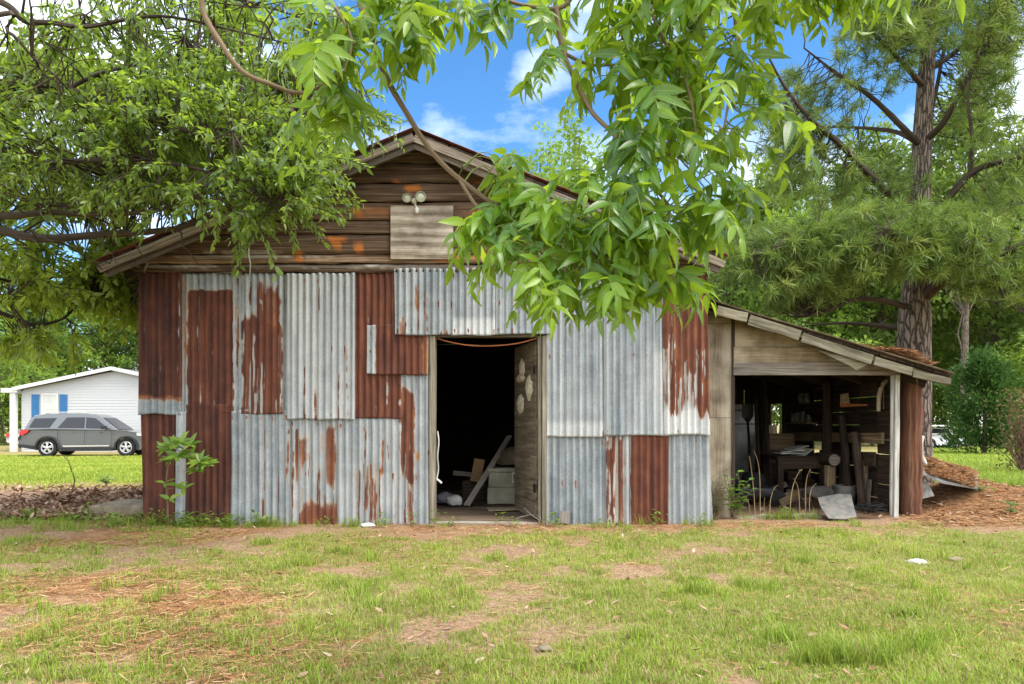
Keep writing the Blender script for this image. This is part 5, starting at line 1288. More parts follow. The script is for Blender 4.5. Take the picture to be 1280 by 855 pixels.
for k, (px, z, l_, ang, lb) in enumerate(((985, .615, .30, .2, 'pale sheet lying flat on the workbench, lowest of the pile'), (990, .645, .26, -.3, 'pale sheet on the middle of the workbench pile'), (996, .685, .22, .5, 'bent pale sheet on top of the workbench pile'), (1002, .62, .2, .9, 'narrow pale offcut at the edge of the workbench'))):
    u = Vector((math.cos(ang), math.sin(ang)*.5, .10*k)).normalized(); v = Vector((-u.y, u.x, 0)).normalized()
    tm('pale_sheet', lb, 'sheet', M['offwhite'], lambda mb: mb.box(fp(px, 9.25, z+.012), u, v, u.cross(v), l_, .2, .012, .006, seg=2))
mw = thing('push_mower', 'black push mower parked in the shade by the plywood corner', 'mower', (2.95, 8.9, .02))
mc = Vector((2.98, 8.9, 0)); rr_ = .09
mb = MB(); mb.box(mc+Vector((0, 0, .17)), (1, 0, 0), (0, 1, 0), (0, 0, 1), .50, .44, .12, .01, seg=2); mb.build('deck', M['blackmetal'], mw, bevel=.03)
mb = MB(); mb.lathe([(.14, .23), (.15, .30), (.12, .38), (.05, .41)], mc, (0, 0, 1), 16); mb.build('engine', M['black'], mw, True)
for (a, b) in ((-.22, -.24), (.22, -.24), (-.22, .24), (.22, .24)):
    mb = MB(); mb.lathe([(rr_*.5, -.025), (rr_, -.022), (rr_, .022), (rr_*.5, .025)], mc+Vector((a, b, .11)), (0, 1, 0), 16); mb.build('wheel', M['tyre'], mw, True)
mb = MB(); mb.tube(smooth_path([mc+Vector((-.2, -.17, .22)), mc+Vector((-.42, -.17, .5)), mc+Vector((-.55, -.17, .75)), mc+Vector((-.58, 0, .8)), mc+Vector((-.55, .17, .75)), mc+Vector((-.42, .17, .5)), mc+Vector((-.2, .17, .22))], 4), .014, 8); mb.build('handle', M['black'], mw, True)
lg = thing('stub_post', 'stub post carrying a short round log with its pale cut end showing', 'post', (3.55, 8.75, 0))
c_ = W(1043, 575, 8.7)
mb = MB(); mb.tube([(c_.x, c_.y+.12, -.05), (c_.x, c_.y+.12, c_.z-.07)], .07, 10, .04); mb.build('post', M['tanwood'], lg, True)
mb = MB(); mb.tube([c_, c_+Vector((0, .5, 0))], .075, 16, .03); lgg = mb.build('log', M['darkwood'], lg, True)
mb = MB(); mb.lathe([(.068, .0), (.066, .004)], c_+Vector((0, -.003, 0)), (0, -1, 0), 16); mb.build('cut_end', M['greywood'], lgg)
lump('tarp', 'grey crumpled tarp on the dirt floor of the lean-to', 'tarp', W(1022, 617, 8.45), .15, plain('grey_tarp', (.075, .068, .058), .8, .2, var=.5, bump=.5), (1.2, 1.0, .6), 21)
tm('old_hose', 'thick pale hose hooked over the top of the log post opening', 'hose', M['rope'], lambda mb: mb.tube(pxpath([(1113, 474, 8.0), (1104, 480, 7.98), (1099, 494, 7.97), (1098, 514, 7.97)], 5), [.022, .024, .025, .026, .026, .026, .026, .025, .025, .025, .024, .024, .023, .022, .022, .02], 10), smooth=True)
tm('strap', 'narrow tan strap hanging behind the thick pale hose', 'strap', M['tanwood'], lambda mb: mb.beam(W(1106, 482, 8.05), W(1105, 512, 8.05), .03, .006, (1, 0, 0)))
rt = thing('rusty_saw', 'rusty orange saw hung on the inner wall of the lean-to', 'saw', W(1060, 505, 8.75))
rustm = plain('orange_rust', (.36, .13, .05), .85, .2, var=.4, scale=30)
mb = MB(); mb.prism([W(1050, 504, 8.78), W(1087, 505.5, 8.4), W(1087, 507, 8.4), W(1050, 509, 8.78)], (.006, 0.006, 0)); mb.build('saw_blade', rustm, rt)
mb = MB(); mb.prism([W(1050, 493, 8.78), W(1060, 491, 8.7), W(1062, 506, 8.7), W(1050, 508, 8.78)], (.02, .02, 0)); mb.build('handle', M['tanwood'], rt, bevel=.003)
for k, (px, d, h_, lb) in enumerate(((1088, 8.45, .42, 'pale board leaning low on the inner wall, wider one'), (1097, 8.3, .36, 'pale narrow board leaning low on the inner wall'), (1008, 9.9, .5, 'pale board standing behind the workbench'))):
    x_ = min((px-640)/F*d, SR-.05); tm('pale_board', lb, 'board', M['greywood'], lambda mb: mb.beam((x_, d, 0), (x_+.03, d, h_), .15 if k != 1 else .09, .015, (0, 1, 0)))
shl = thing('wall_shelf', 'dark plank shelf of dusty jars on the inner wall', 'shelf', (SR-.1, 10.2, 1.0))
mb = MB(); mb.abox(SR-.17, SR-.005, 9.75, 10.55, 1.0, 1.025, 'y'); mb.build('shelf_board', M['tanwood'], shl)
mb = MB(); mb.abox(SR-.17, SR-.005, 9.80, 10.45, 1.26, 1.285, 'y'); mb.build('shelf_board', M['darkwood'], shl)
jm = plain('dusty_jar', (.12, .12, .10), .4, .5, var=.4)
for k in range(6):
    z = 1.0255 if k < 4 else 1.2855; yy = 9.82+.17*(k if k < 4 else k-3.6)
    mb = MB(); h_ = R.uniform(.10, .16); mb.lathe([(.035, 0), (.045, .01), (.045, h_*.75), (.03, h_*.85), (.034, h_*.87), (.034, h_)], (SR-.10, yy, z), (0, 0, 1), 12)
    j = tag(mb.build('jar', jm, None, True), 'dusty jar standing on the dark wall shelf', 'jar', 'dusty jars on the wall shelf')
ms = NT('dull_zinc'); n_ = ms.noise(ms.n('TexCoord').outputs['Object'], 14, 6); M['zinc'] = ms.fin(ms.ramp(n_, [(.3, (.09, .09, .085)), (.55, (.19, .185, .17)), (.75, (.24, .18, .12))]), .6, .4, .3)
def bent(mb):
    pts = [[W(1022, 622, 7.75), W(1048, 617, 7.8), W(1064, 618, 7.8)], [W(1027, 636, 7.55), W(1050, 634, 7.58), W(1067, 632, 7.6)], [W(1036, 648, 7.4), W(1055, 649, 7.38), W(1071, 646, 7.42)]]
    vs = sum(pts, []); mb.add(vs+[v+Vector((0, .004, -.006)) for v in vs], [(0, 1, 4, 3), (1, 2, 5, 4), (3, 4, 7, 6), (4, 5, 8, 7), (9, 12, 13, 10), (10, 13, 14, 11), (12, 15, 16, 13), (13, 16, 17, 14), (0, 3, 12, 9), (3, 6, 15, 12), (2, 11, 14, 5), (5, 14, 17, 8), (0, 9, 10, 1), (1, 10, 11, 2), (6, 7, 16, 15), (7, 8, 17, 16)])
tm('metal_scrap', 'bent grey metal sheet propped on the dirt before the lean-to', 'metal sheet', M['zinc'], bent)
mb = MB()
for k in range(26):
    c = W(1086+R.uniform(-9, 9), 640+R.uniform(-4, 3), 7.62); r = R.uniform(.06, .13); tx = R.uniform(-.5, .5); ty = R.uniform(-.3, .3); ph = R.uniform(0, 6)
    mb.tube([c+Vector((r*math.cos(ph+q*.6), r*.7*math.sin(ph+q*.6), .03+r*.5*(tx*math.cos(q*.6)+ty*math.sin(q*.6))+R.uniform(0, .03))) for q in range(9)], .004, 4)
tag(mb.build('wire_tangle', M['black'], None, True), 'dark tangle of wire on the ground beside the log post', 'wire')
tm('sill_timber', 'greenish weathered timber lying along the front of the lean-to', 'timber', lich, lambda mb: mb.beam(W(920, 651, 7.62), W(1026, 648, 7.66), .10, .09, jit=.01, seg=6), bevel=.005)
bk = thing('bucket', 'grey bucket standing on the dirt floor by the stub post', 'bucket', W(1058, 612, 9.0))
bc = Vector((3.95, 8.55, .0))
mb = MB(); mb.lathe([(.10, 0), (.135, .26), (.142, .262), (.142, .272), (.128, .272), (.096, .012)], bc, (0, 0, 1), 20, cap=False); mb.lathe([(.097, .011), (.01, .011)], bc, (0, 0, 1), 20); mb.build('pail', M['zinc'], bk, True)
mb = MB(); mb.tube([bc+Vector((.14*math.cos(a), .02, .25-.14*math.sin(a)*.7)) for a in np.linspace(0, math.pi, 12)], .004, 5); mb.build('handle', M['blackmetal'], bk, True)
for k, (px, d, z, l_, h_, lb) in enumerate(((1000, 9.75, .0, .34, .26, 'dark wooden box on the floor behind the workbench'), (1018, 9.9, .0, .28, .34, 'tall dark box beside the wooden one behind the workbench'), (985, 10.6, .62, .40, .24, 'dusty box stacked high at the back of the lean-to'), (1030, 8.6, .0, .22, .15, 'low brown box on the floor before the workbench'))):
    x_ = min((px-640)/F*d, SR-.25); t_ = thing('storage_box', lb, 'box', (x_, d, z)); mb = MB(); mb.box((x_, d, z+h_/2), Vector((1, .15*(k-1), 0)).normalized(), (0, 0, 1), Vector((-.15*(k-1), 1, 0)).normalized(), l_, h_, l_*.8, .006); mb.build('box_body', M['tanwood'] if k in (2, 3) else M['darkwood'], t_, bevel=.004)
    if k == 2: mb = MB(); mb.box((x_, d, .31), (1, 0, 0), (0, 0, 1), (0, 1, 0), .5, .62, .4, .01); tag(mb.build('crate', M['darkwood'], None, bevel=.004), 'dark crate holding up the dusty box at the back of the lean-to', 'crate')
R2 = random.Random(3)
for k in range(7):
    px = R2.uniform(962, 1050); d = R2.uniform(8.6, 9.6); a = R2.uniform(-.8, .8); x_ = min((px-640)/F*d, SR-.3)
    tm('scrap_board', 'short scrap board in the jumble on the dirt floor of the lean-to', 'board', M['greywood'] if k % 2 else M['tanwood'], lambda mb: mb.beam((x_-.2*math.cos(a), d-.2*math.sin(a), R2.uniform(.02, .10)), (x_+.2*math.cos(a), d+.2*math.sin(a), R2.uniform(.02, .22)), R2.uniform(.04, .10), .018, (0, .3, 1), .003))['group'] = 'scrap boards on the lean-to floor'
# straw covered fallen sheet and scrap beside the post
def fallen(mb):
    a = [W(1150, 574, 8.35), W(1172, 577, 8.6), W(1222, 596, 9.0), W(1222, 612, 8.3), W(1176, 604, 7.95), W(1150, 592, 7.9)]
    mb.prism(a, (0, 0, .02))
tm('fallen_sheet', 'fallen metal sheet half buried under pine straw beside the log post', 'metal sheet', M['zinc'], fallen)
tm('scrap_sheet', 'blue grey scrap sheet standing in the straw against the log post', 'panel', M['zinc'], lambda mb: mb.prism([W(1151, 600, 8.0), W(1160, 603, 8.0), W(1168, 620, 7.95), W(1151, 624, 7.95)], (0, .02, 0)))
tm('rag_strip', 'pale ragged strip hanging between the wooden blocks on the shed corner', 'rag', M['offwhite'], lambda mb: mb.tube(pxpath([(1153, 545, 7.85), (1151, 560, 7.82), (1154, 574, 7.82), (1158, 580, 7.8)], 4), [.022, .02, .018, .02, .024, .022, .02, .018, .02, .022, .02, .016, .012], 6), smooth=True)

# ------------------------------------------------------------------ small plants
T_broad = leaf_template(5, .50, .2, .15, .6)
def leafset(name, parent, mat, L_, tm_=T_broad, sm=True):
    P = np.array([l[0] for l in L_]); D = np.array([l[1] for l in L_]); U = np.array([l[2] for l in L_]); Sz = np.array([l[3] for l in L_]); Rn = np.clip(np.array([l[4] for l in L_]), 0, 1)
    return link(name, leaves_mesh(name, P, D, U, Sz, tm_, Rn), mat, parent, sm)
M['leaf_glossy'] = leafmat('glossy_leaf', (.07, .15, .018), (.15, .26, .03), (.35, .50, .05), .35, .28, .5, True, hi=(.26, .36, .05))
M['leaf_vine'] = leafmat('vine_leaf', (.07, .16, .018), (.13, .25, .03), (.32, .50, .05), .45, .4, .45, hi=(.2, .33, .04))
M['dead_stalk'] = plain('dead_stalk', (.33, .235, .125), .9, .1, var=.2)
sap = thing('sapling', 'glossy leaved sapling growing against the rusty tin corner', 'plant', W(208, 657, 7.0))
mb = MB(); st = [W(210, 660, 7.0), W(209, 625, 6.98), W(208, 598, 6.95), W(212, 575, 6.92), W(220, 556, 6.9)]; path = smooth_path(st, 4); mb.tube(path, list(np.linspace(.010, .004, len(path))), 6)
ends = [(214, 556, 6.85), (227, 552, 6.82), (238, 556, 6.8), (250, 577, 6.78), (246, 588, 6.8), (213, 575, 6.86), (222, 570, 6.8), (206, 604, 6.9), (229, 612, 6.86), (222, 606, 6.88), (212, 624, 6.92), (258, 580, 6.8), (236, 572, 6.82), (208, 562, 6.86)]
LL = []; g = np.random.default_rng(8)
for e in ends:
    p = W(*e); b = min(path, key=lambda q: (q-p).length); mb.tube(curve(b, p, .08, 3, .04), [.005, .004, .003, .002], 5)
    for k in range(9 if e[1] < 598 else 3):
        a = k*2.4+g.random(); dv = Vector((math.cos(a), -.25+.35*math.sin(a), .45*math.sin(a)+.25)); LL.append((p, dv, Vector((0, -.7, .8))+Vector(g.normal(size=3)*.3), g.uniform(.085, .135), g.normal(.55, .25)))
mb.build('stem', M['bark_twig'], sap, True); leafset('foliage', sap, M['leaf_glossy'], LL)
def sprig(name, label, cat, base, tips, mat, n, ls, stem_r=.005, st_mat=None, droop=.2, tmpl=T_broad):
    t = thing(name, label, cat, base); mb = MB(); LL = []
    for tp in tips:
        path = smooth_path([base, base.lerp(tp, .5)+Vector((R.uniform(-.05, .05), 0, .05)), tp], 4); mb.tube(path, list(np.linspace(stem_r, stem_r*.4, len(path))), 5)
        for k in range(n):
            f = (.25+.75*k/max(1, n-1))*(len(path)-1); j = min(len(path)-2, int(f)); c = path[j].lerp(path[j+1], f-j); a = k*2.4+R.random()
            LL.append((c, Vector((math.cos(a), math.sin(a)*.6-.2, .4-droop)), Vector((R.gauss(0, .4), -.4, 1)), ls*R.uniform(.6, 1.25), R.gauss(.5, .22)))
    mb.build('stem', st_mat or M['bark_twig'], t, True)
    if n: leafset('foliage', t, mat, LL, tmpl)
    return t
gpz = lambda px, d, dz=0: Vector(((px-640)/F*d, d, float(gz((px-640)/F*d, d))+dz))
sprig('vine', 'bright green vine climbing the foot of the plywood corner', 'vine', gpz(918, 7.55), [W(x, y, 7.5) for x, y in ((905, 596), (922, 590), (936, 600), (940, 612), (912, 612), (928, 622), (916, 632), (934, 608), (908, 586))], M['leaf_vine'], 9, .075)
sprig('shrub', 'grey green shrub at the base of the tin corner beside the lean-to', 'shrub', gpz(897, 7.5), [W(897+R.uniform(-12, 14), R.uniform(592, 640), 7.5+R.uniform(-.1, .1)) for _ in range(26)], leafmat('grey_green_leaf', (.05, .075, .03), (.11, .14, .06), (.14, .2, .05), .3, .6, .2), 14, .05, tmpl=leaf_template(2, .2, .1, .1))
sprig('bare_sapling', 'thin bare sapling arching over the leaf litter', 'sapling', gpz(86, 8.6), [W(91, 590, 8.6)], M['leaf_vine'], 0, .05, .011)
_bs = bpy.data.objects['bare_sapling']; mb = MB(); mb.tube(pxpath([(91, 592, 8.6), (92, 600, 8.6), (90, 590, 8.6), (85, 576, 8.6), (74, 566, 8.6), (62, 560, 8.6)][2:], 4), [.007, .007, .006, .006, .005, .005, .005, .004, .004, .003, .003, .002, .002], 5); mb.build('twig', M['bark_twig'], _bs, True)
sprig('seedling', 'small green seedling at the edge of the lawn near the barn corner', 'plant', gpz(133, 11.5), [W(x, y, 11.5) for x, y in ((128, 596), (137, 594), (144, 600), (131, 604), (124, 602))], M['leaf_vine'], 8, .08)
for (px, d, tips, lb) in ((1262, 7.7, ((1258, 628), (1270, 630), (1264, 640), (1276, 642)), 'small green seedling rising from the pine straw near the frame edge'), (1218, 8.4, ((1208, 604), (1222, 608), (1228, 618), (1214, 620), (1238, 612)), 'low green creeper on the straw mound')):
    sprig('seedling', lb, 'plant', gpz(px, d), [W(x, y, d) for x, y in tips], M['leaf_vine'], 8, .06)
# dry stalks
mb_ = 0
for k, pts in enumerate(([(944, 646), (942, 612), (938, 578), (936, 570)], [(950, 648), (950, 606), (948, 580), (942, 562)], [(962, 648), (963, 626), (967, 612), (973, 606)], [(987, 646), (989, 620), (993, 602), (999, 590), (1003, 586)], [(1000, 647), (999, 624), (997, 608), (992, 598)], [(1007, 648), (1007, 612), (1009, 596), (1013, 586)], [(1012, 648), (1012, 624), (1015, 610), (1021, 604)], [(938, 646), (936, 630), (932, 620)], [(956, 648), (955, 632), (956, 622)])):
    mb = MB(); pth = pxpath([(a, b, 7.55+.02*k) for a, b in pts], 4); mb.tube(pth, list(np.linspace(.0045, .0015, len(pth))), 6)
    tag(mb.build('dry_stalk', M['dead_stalk'], None, True), 'bent straw coloured dead stalk standing before the lean-to', 'stalk', 'dry stalks before the lean-to')
# dead shrub at the edge of view
db = gpz(1285, 13.5); ds = thing('dead_shrub', 'reddish brown dead shrub at the edge of the meadow', 'shrub', db); mb = MB()
for k in range(90):
    e = db+Vector((R.gauss(0, .26), R.gauss(0, .26), R.uniform(.3, 1.75))); mb.tube(curve(db+Vector((R.uniform(-.1, .1), 0, 0)), e, .05, 3, .08), [.018, .012, .008, .003], 4)
mb.build('stem', bark('red_brown_bark', (.09, .05, .035), (.24, .15, .11)), ds, True)
g = np.random.default_rng(4); n = 900
leafset('foliage', ds, leafmat('dry_shrub_leaf', (.10, .075, .03), (.19, .15, .06), (.2, .17, .05), .3, .6, .2), [(db+Vector((g.normal()*.30, g.normal()*.3, g.uniform(.1, 1.7))), Vector(g.normal(size=3)), Vector(g.normal(size=3)), g.uniform(.04, .1), g.normal(.5, .25)) for _ in range(n)], T_oak)

# ------------------------------------------------------------------ grass, straw and fallen leaves (nobody could count them)
g = np.random.default_rng(55)
gm = NT('grass_blade'); r_ = gm.attr('rnd').outputs['Fac']
gc_ = gm.ramp(r_, [(0.0, (.48, .38, .22)), (.16, (.40, .33, .15)), (.24, (.27, .30, .050)), (.55, (.20, .305, .028)), (.85, (.31, .40, .040)), (1.0, (.42, .46, .08))])
gm.fin(gc_, .5, .3); tr_ = gm.n('BsdfTranslucent'); gm.l(gc_, tr_.inputs['Color']); mx_ = gm.n('MixShader', Fac=.35); gm.l(gm.b.outputs[0], mx_.inputs[1]); gm.l(tr_.outputs[0], mx_.inputs[2]); gm.l(mx_.outputs[0], gm.o.inputs['Surface'])
M['grass'] = gm.m
def blades(x, y, h, wd, rnd, lean=.5):
    n = len(x); z = gz(x, y); a = g.uniform(0, 6.283, n); b = np.stack([x, y, z-.004], 1)
    ln = h*g.uniform(.2, 1.0, n)*lean*1.6; dx = np.stack([np.cos(a)*ln, np.sin(a)*ln, h], 1); s_ = np.stack([-np.sin(a), np.cos(a), 0*a], 1)*(wd/2)[:, None]
    m = b+dx*np.array([.38, .38, .62]); t = b+dx*np.array([1.0, 1.0, .92])
    V = np.stack([b-s_, b+s_, m-s_*.8, m+s_*.8, t], 1).reshape(-1, 3); o = np.arange(n)*5
    return V, np.stack([o, o+1, o+3, o+2], 1), np.stack([o+2, o+3, o+4], 1), np.repeat(rnd, 5)
def scatter(n, y0, y1, f=None, pw=1.0):
    u = g.random(n)**pw; y = y0+(y1-y0)*u; x = g.uniform(-1, 1, n)*(y*.735+.25)
    if f is not None: k = g.random(n) < f(x, y); x, y = x[k], y[k]
    return x, y
sets = []
x, y = scatter(290000, 2.45, 7.35, lambda x, y: .05+.95*grass_mask(x, y)**1.25, 1.25)
inside = (y > FY-.06) & (x > -3.75) & (x < 2.0); x, y = x[~inside], y[~inside]
hh = .014+.026*grass_mask(x, y)*(.35+1.3*fbm(x*2.3, y*2.3, 71, 3)**1.5)*g.uniform(.5, 1.4, len(x))
hue_ = np.clip(.62+.9*(fbm(x*1.6, y*1.6, 81, 3)-.5)+g.normal(0, .17, len(x)), .25, 1); dead = g.random(len(x)) < (.20+.4*(1-grass_mask(x, y))); hue_[dead] = g.uniform(0, .2, dead.sum())
sets.append(blades(x, y, hh, g.uniform(.0022, .0042, len(x)), hue_, .7))
cx, cy = scatter(420, 2.6, 7.1, lambda x, y: .02+.98*grass_mask(x, y)**2); k = 42
x = np.repeat(cx, k)+g.normal(0, .035, len(cx)*k); y = np.repeat(cy, k)+g.normal(0, .035, len(cx)*k); hc = np.repeat(g.uniform(.035, .10, len(cx)), k)
sets.append(blades(x, y, hc*g.uniform(.5, 1.2, len(x)), g.uniform(.003, .0052, len(x)), np.clip(np.repeat(g.uniform(.4, .75, len(cx)), k)+g.normal(0, .1, len(x)), .25, 1), .55))
# bigger clumps seen near the bottom edge and along the tin
cx = []; cy = []; hv = []
for (px, d, h_) in ((1020, 3.05, .13), (1050, 3.0, .14), (1085, 3.05, .12), (1150, 3.2, .11), (880, 4.2, .09), (925, 4.4, .10), (860, 4.6, .08), (1000, 5.2, .08), (330, 5.9, .08), (430, 5.6, .08), (980, 3.3, .10)):
    for _ in range(5): cx.append((px-640)/F*d+g.normal()*.05); cy.append(d+g.normal()*.05); hv.append(h_)
for px in np.concatenate([g.uniform(182, 350, 26), g.uniform(350, 540, 9), g.uniform(690, 890, 7), g.uniform(900, 1030, 12)]): d = 7.0+.03*g.normal()+(.55 if px > 890 else 0); cx.append((px-640)/F*d); cy.append(d); hv.append(g.uniform(.05, .15))
for px in g.uniform(0, 180, 40): d = g.uniform(6.6, 7.6); cx.append((px-640)/F*d); cy.append(d); hv.append(g.uniform(.06, .13))
cx, cy, hv = map(np.array, (cx, cy, hv)); k = 34
x = np.repeat(cx, k)+g.normal(0, .04, len(cx)*k); y = np.repeat(cy, k)+g.normal(0, .03, len(cx)*k)
sets.append(blades(x, y, np.repeat(hv, k)*g.uniform(.4, 1.2, len(x)), g.uniform(.003, .006, len(x)), np.clip(np.repeat(g.uniform(.35, .6, len(cx)), k)+g.normal(0, .1, len(x)), .25, 1), .55))
# lawn beyond the leaf litter and the meadow behind the straw
y = 10.8+19*g.random(60000)**1.3; px = g.uniform(-20, 185, 60000); x = (px-640)/F*y; kk = g.random(len(x)) < grass_mask(x, y); x, y = x[kk], y[kk]
sets.append(blades(x, y, g.uniform(.02, .07, len(x)), .0009*y*g.uniform(.6, 1.2, len(x)), np.clip(.80+.5*(fbm(x*.6, y*.6, 4, 3)-.5)+g.normal(0, .14, len(x)), .2, 1), .6))
y = 10.6+24*g.random(42000)**1.3; px = g.uniform(1140, 1300, 42000); x = (px-640)/F*y
sets.append(blades(x, y, g.uniform(.06, .22, len(x)), .0011*y*g.uniform(.6, 1.2, len(x)), np.clip(.66+.6*(fbm(x*.6, y*.6, 9, 3)-.5)+g.normal(0, .16, len(x)), .0, 1), .6))
Vs, Qs, Ts, Rs = [], [], [], []; b0_ = 0
for V_, q_, t_, r__ in sets: Vs.append(V_); Qs.append(q_+b0_); Ts.append(t_+b0_); Rs.append(r__); b0_ += len(V_)
go = link('grass', mesh_np('grass', np.concatenate(Vs), np.concatenate(Qs), np.concatenate(Ts), attrs={'rnd': np.concatenate(Rs)}), M['grass'])
tag(go, 'short yellow green grass patchy over the bare yard', 'grass', kind='stuff')
# pine straw
def straw(x, y, z, ln, wd, rnd):
    n = len(x); a = g.uniform(0, 3.1416, n); d = np.stack([np.cos(a), np.sin(a), g.normal(0, .14, n)], 1)*(ln/2)[:, None]; s_ = np.stack([-np.sin(a), np.cos(a), g.normal(0, .5, n)], 1)*(wd/2)[:, None]
    c = np.stack([x, y, z+.006+g.random(n)*.012], 1); bow = np.stack([-np.sin(a), np.cos(a), 0*a], 1)*(ln*g.normal(0, .10, n))[:, None]
    V = np.stack([c-d-s_, c-d+s_, c-s_+bow, c+s_+bow, c+d-s_, c+d+s_], 1).reshape(-1, 3); o = np.arange(n)*6
    return V, np.concatenate([np.stack([o, o+1, o+3, o+2], 1), np.stack([o+2, o+3, o+5, o+4], 1)]), np.repeat(rnd, 6)
SS = []
x, y = scatter(120000, 2.5, 7.3, lambda x, y: straw_mask(x, y)*.6+.05, 1.2); SS.append(straw(x, y, gz(x, y), g.uniform(.05, .13, len(x)), g.uniform(.0016, .003, len(x)), g.random(len(x))))
x = g.uniform(3.9, 8.5, 60000); y = g.uniform(7.0, 11.6, 60000); k = g.random(60000) < straw_mask(x, y); x, y = x[k], y[k]; SS.append(straw(x, y, gz(x, y), g.uniform(.08, .16, len(x)), g.uniform(.002, .004, len(x)), g.random(len(x))))
u = g.random(9000); v = g.random(9000); a0, a1, b0_, b1_ = [np.array(W(*q)) for q in ((1160, 578, 8.45), (1216, 592, 8.9), (1158, 594, 7.95), (1218, 612, 8.25))]
pp = a0+(a1-a0)*u[:, None]+(b0_-a0)*v[:, None]+((b1_-b0_)-(a1-a0))*(u*v)[:, None]; SS.append(straw(pp[:, 0], pp[:, 1], pp[:, 2]+.015+.13*fbm(u*5, v*4, 6, 3)*np.sin(np.pi*np.clip(v, 0, 1))+.0*u, g.uniform(.08, .16, 9000), g.uniform(.002, .004, 9000), g.random(9000)))
# straw lodged on the shed roof against the pine
t = np.clip(g.normal(.82, .065, 14000), .60, .93); yy = SY-.25+np.abs(g.normal(0, .9, 14000)); fx = f0.x+(f1.x-f0.x)*t; fz = f0.z+(f1.z-f0.z)*t
hp2 = .11*np.exp(-((t-.83)/.07)**2)*(.4+.9*fbm(t*30, yy*3, 8, 3)); SS.append(straw(fx, yy, fz+.045+hp2*g.random(14000)**.5, g.uniform(.08, .17, 14000), g.uniform(.002, .004, 14000), g.random(14000)))
sm_ = NT('pine_straw'); sr_ = sm_.attr('rnd').outputs['Fac']; smat = sm_.fin(sm_.ramp(sr_, [(0, (.16, .07, .03)), (.5, (.33, .155, .065)), (.8, (.44, .26, .12)), (1, (.52, .38, .22))]), .8, .2)
Vs, Qs, Rs = [], [], []; b_ = 0
for V_, q_, r__ in SS: Vs.append(V_); Qs.append(q_+b_); Rs.append(r__); b_ += len(V_)
so_ = link('pine_straw', mesh_np('pine_straw', np.concatenate(Vs), np.concatenate(Qs), attrs={'rnd': np.concatenate(Rs)}), smat)
tag(so_, 'orange brown pine straw strewn over the yard and shed roof', 'pine straw', kind='stuff')
# fallen leaves
P, D, U, Sz, Rn = [], [], [], [], []
def litter(x, y, n_, s0, s1, zz=.012):
    n = len(x); z = gz(x, y)+zz*g.random(n); a = g.uniform(0, 6.283, n)
    P.append(np.stack([x, y, z+.004], 1)); D.append(np.stack([np.cos(a), np.sin(a), g.normal(0, .25, n)], 1)); U.append(np.stack([g.normal(0, .35, n), g.normal(0, .35, n), np.ones(n)], 1)); Sz.append(g.uniform(s0, s1, n)); Rn.append(g.random(n))
n = 9000; px = g.uniform(-20, 190, n); y = 7.3+3.9*g.random(n); x = (px-640)/F*y; k = g.random(n) < sstep(11.3, 10.6, y-.5*fbm(x, y, 3))*(.12+.75*sstep(-6.4, -4.6, x))*(.4+.6*(fbm(x*2.2, y*2.2, 14)>.42)); litter(x[k], y[k], 0, .05, .11, .05)
x, y = scatter(430, 2.7, 7.2); litter(x, y, 0, .025, .06, .02)
x = g.uniform(4.2, 8, 700); y = g.uniform(7.2, 10.5, 700); litter(x, y, 0, .04, .09, .03)
x = g.uniform(2.1, 4, 160); y = g.uniform(7.4, 11, 160); litter(x, y, 0, .04, .09, .02)
lm = NT('dead_leaf'); lr = lm.attr('rnd').outputs['Fac']; lmat = lm.fin(lm.ramp(lr, [(0, (.14, .07, .04)), (.35, (.29, .17, .11)), (.7, (.36, .25, .17)), (1, (.44, .34, .25))]), .8, .2)
lo_ = link('fallen_leaves', leaves_mesh('fallen_leaves', np.concatenate(P), np.concatenate(D), np.concatenate(U), np.concatenate(Sz), leaf_template(3, .45, -.3, .3), np.concatenate(Rn)), lmat)
tag(lo_, 'dry brown fallen leaves scattered on the yard and banked beside the barn', 'fallen leaves', kind='stuff')
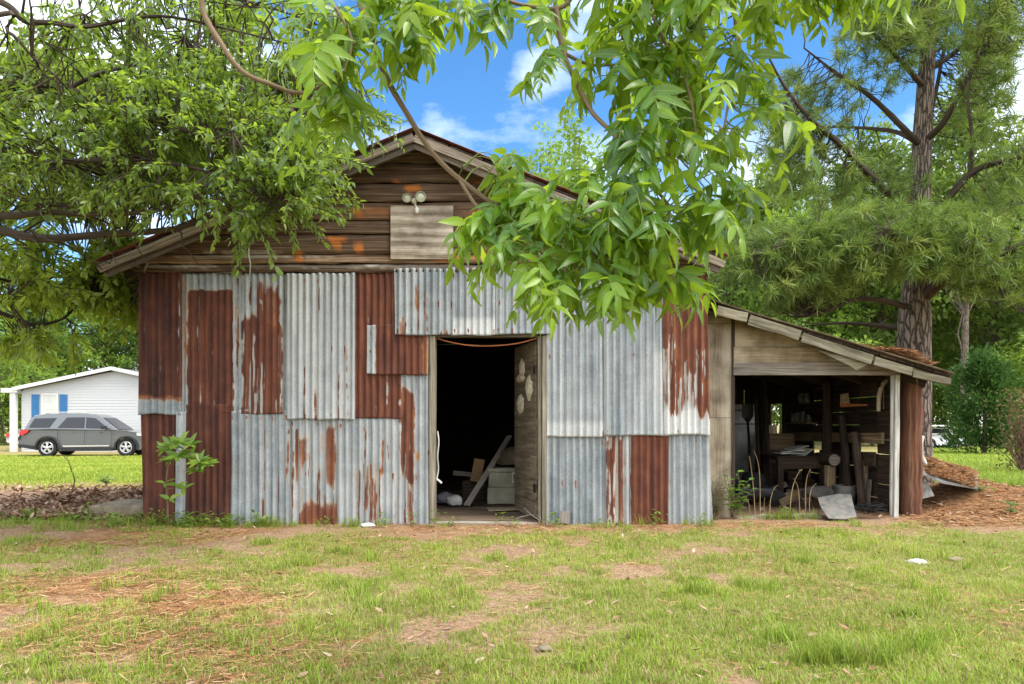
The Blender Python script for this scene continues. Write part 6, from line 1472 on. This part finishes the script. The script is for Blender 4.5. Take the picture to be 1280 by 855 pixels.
wx, wy = scatter(9000, 2.6, 7.2, lambda x, y: grass_mask(x, y)*.8+.1); n = len(wx); a = g.uniform(0, 6.283, n)
wp_ = [np.stack([wx, wy, gz(wx, wy)+.006+.02*g.random(n)], 1)]; wd_ = [np.stack([np.cos(a), np.sin(a), g.uniform(.1, .7, n)], 1)]; ws_ = [g.uniform(.010, .026, n)]
nb = 60; bx_ = np.concatenate([g.uniform(182, 350, 34), g.uniform(350, 890, 14), g.uniform(0, 180, 30)]); nb = len(bx_)
for q in range(nb):
    d_ = 7.0+.06*g.normal() if bx_[q] > 181 else g.uniform(6.8, 7.7); m = 16; hx_ = g.uniform(.05, .16); x_ = (bx_[q]-640)/F*d_+g.normal(0, .035, m); y_ = d_+g.normal(0, .03, m); a = g.uniform(0, 6.283, m)
    wp_.append(np.stack([x_, y_, gz(x_, y_)+hx_*g.random(m)], 1)); wd_.append(np.stack([np.cos(a), np.sin(a), g.uniform(.1, .9, m)], 1)); ws_.append(g.uniform(.03, .065, m))
wp_, wd_, ws_ = np.concatenate(wp_), np.concatenate(wd_), np.concatenate(ws_); n = len(wp_)
wo = link('weeds', leaves_mesh('weeds', wp_, wd_, np.stack([g.normal(0, .4, n), g.normal(0, .4, n), np.ones(n)], 1), ws_, leaf_template(2, .55, .2, .2), g.random(n)), leafmat('weed_leaf', (.07, .13, .02), (.15, .24, .035), (.3, .42, .05), .35, .5, .3, hi=(.24, .30, .07)))
tag(wo, 'small broad leaved weeds among the grass and along the tin', 'weeds', kind='stuff')
# a few small stones and scraps in the yard
for (px, py, d, r, mname, lb) in ((1147, 704, 5.2, .055, 'offwhite', 'flat whitish stone lying in the grass before the lean-to'), (1196, 702, 5.25, .045, 'concrete', 'grey brown stone beside the flat whitish stone'), (459, 652, 7.0, .06, 'offwhite', 'pale rounded stone at the foot of the tin wall'), (680, 812, 3.2, .028, 'concrete', 'small tan stone in the grass close to the viewer')):
    p = gpz(px, d); lump('stone', lb, 'stone', (p.x, p.y, p.z+.012), r, M[mname], (1.3, .9, .45), int(px))
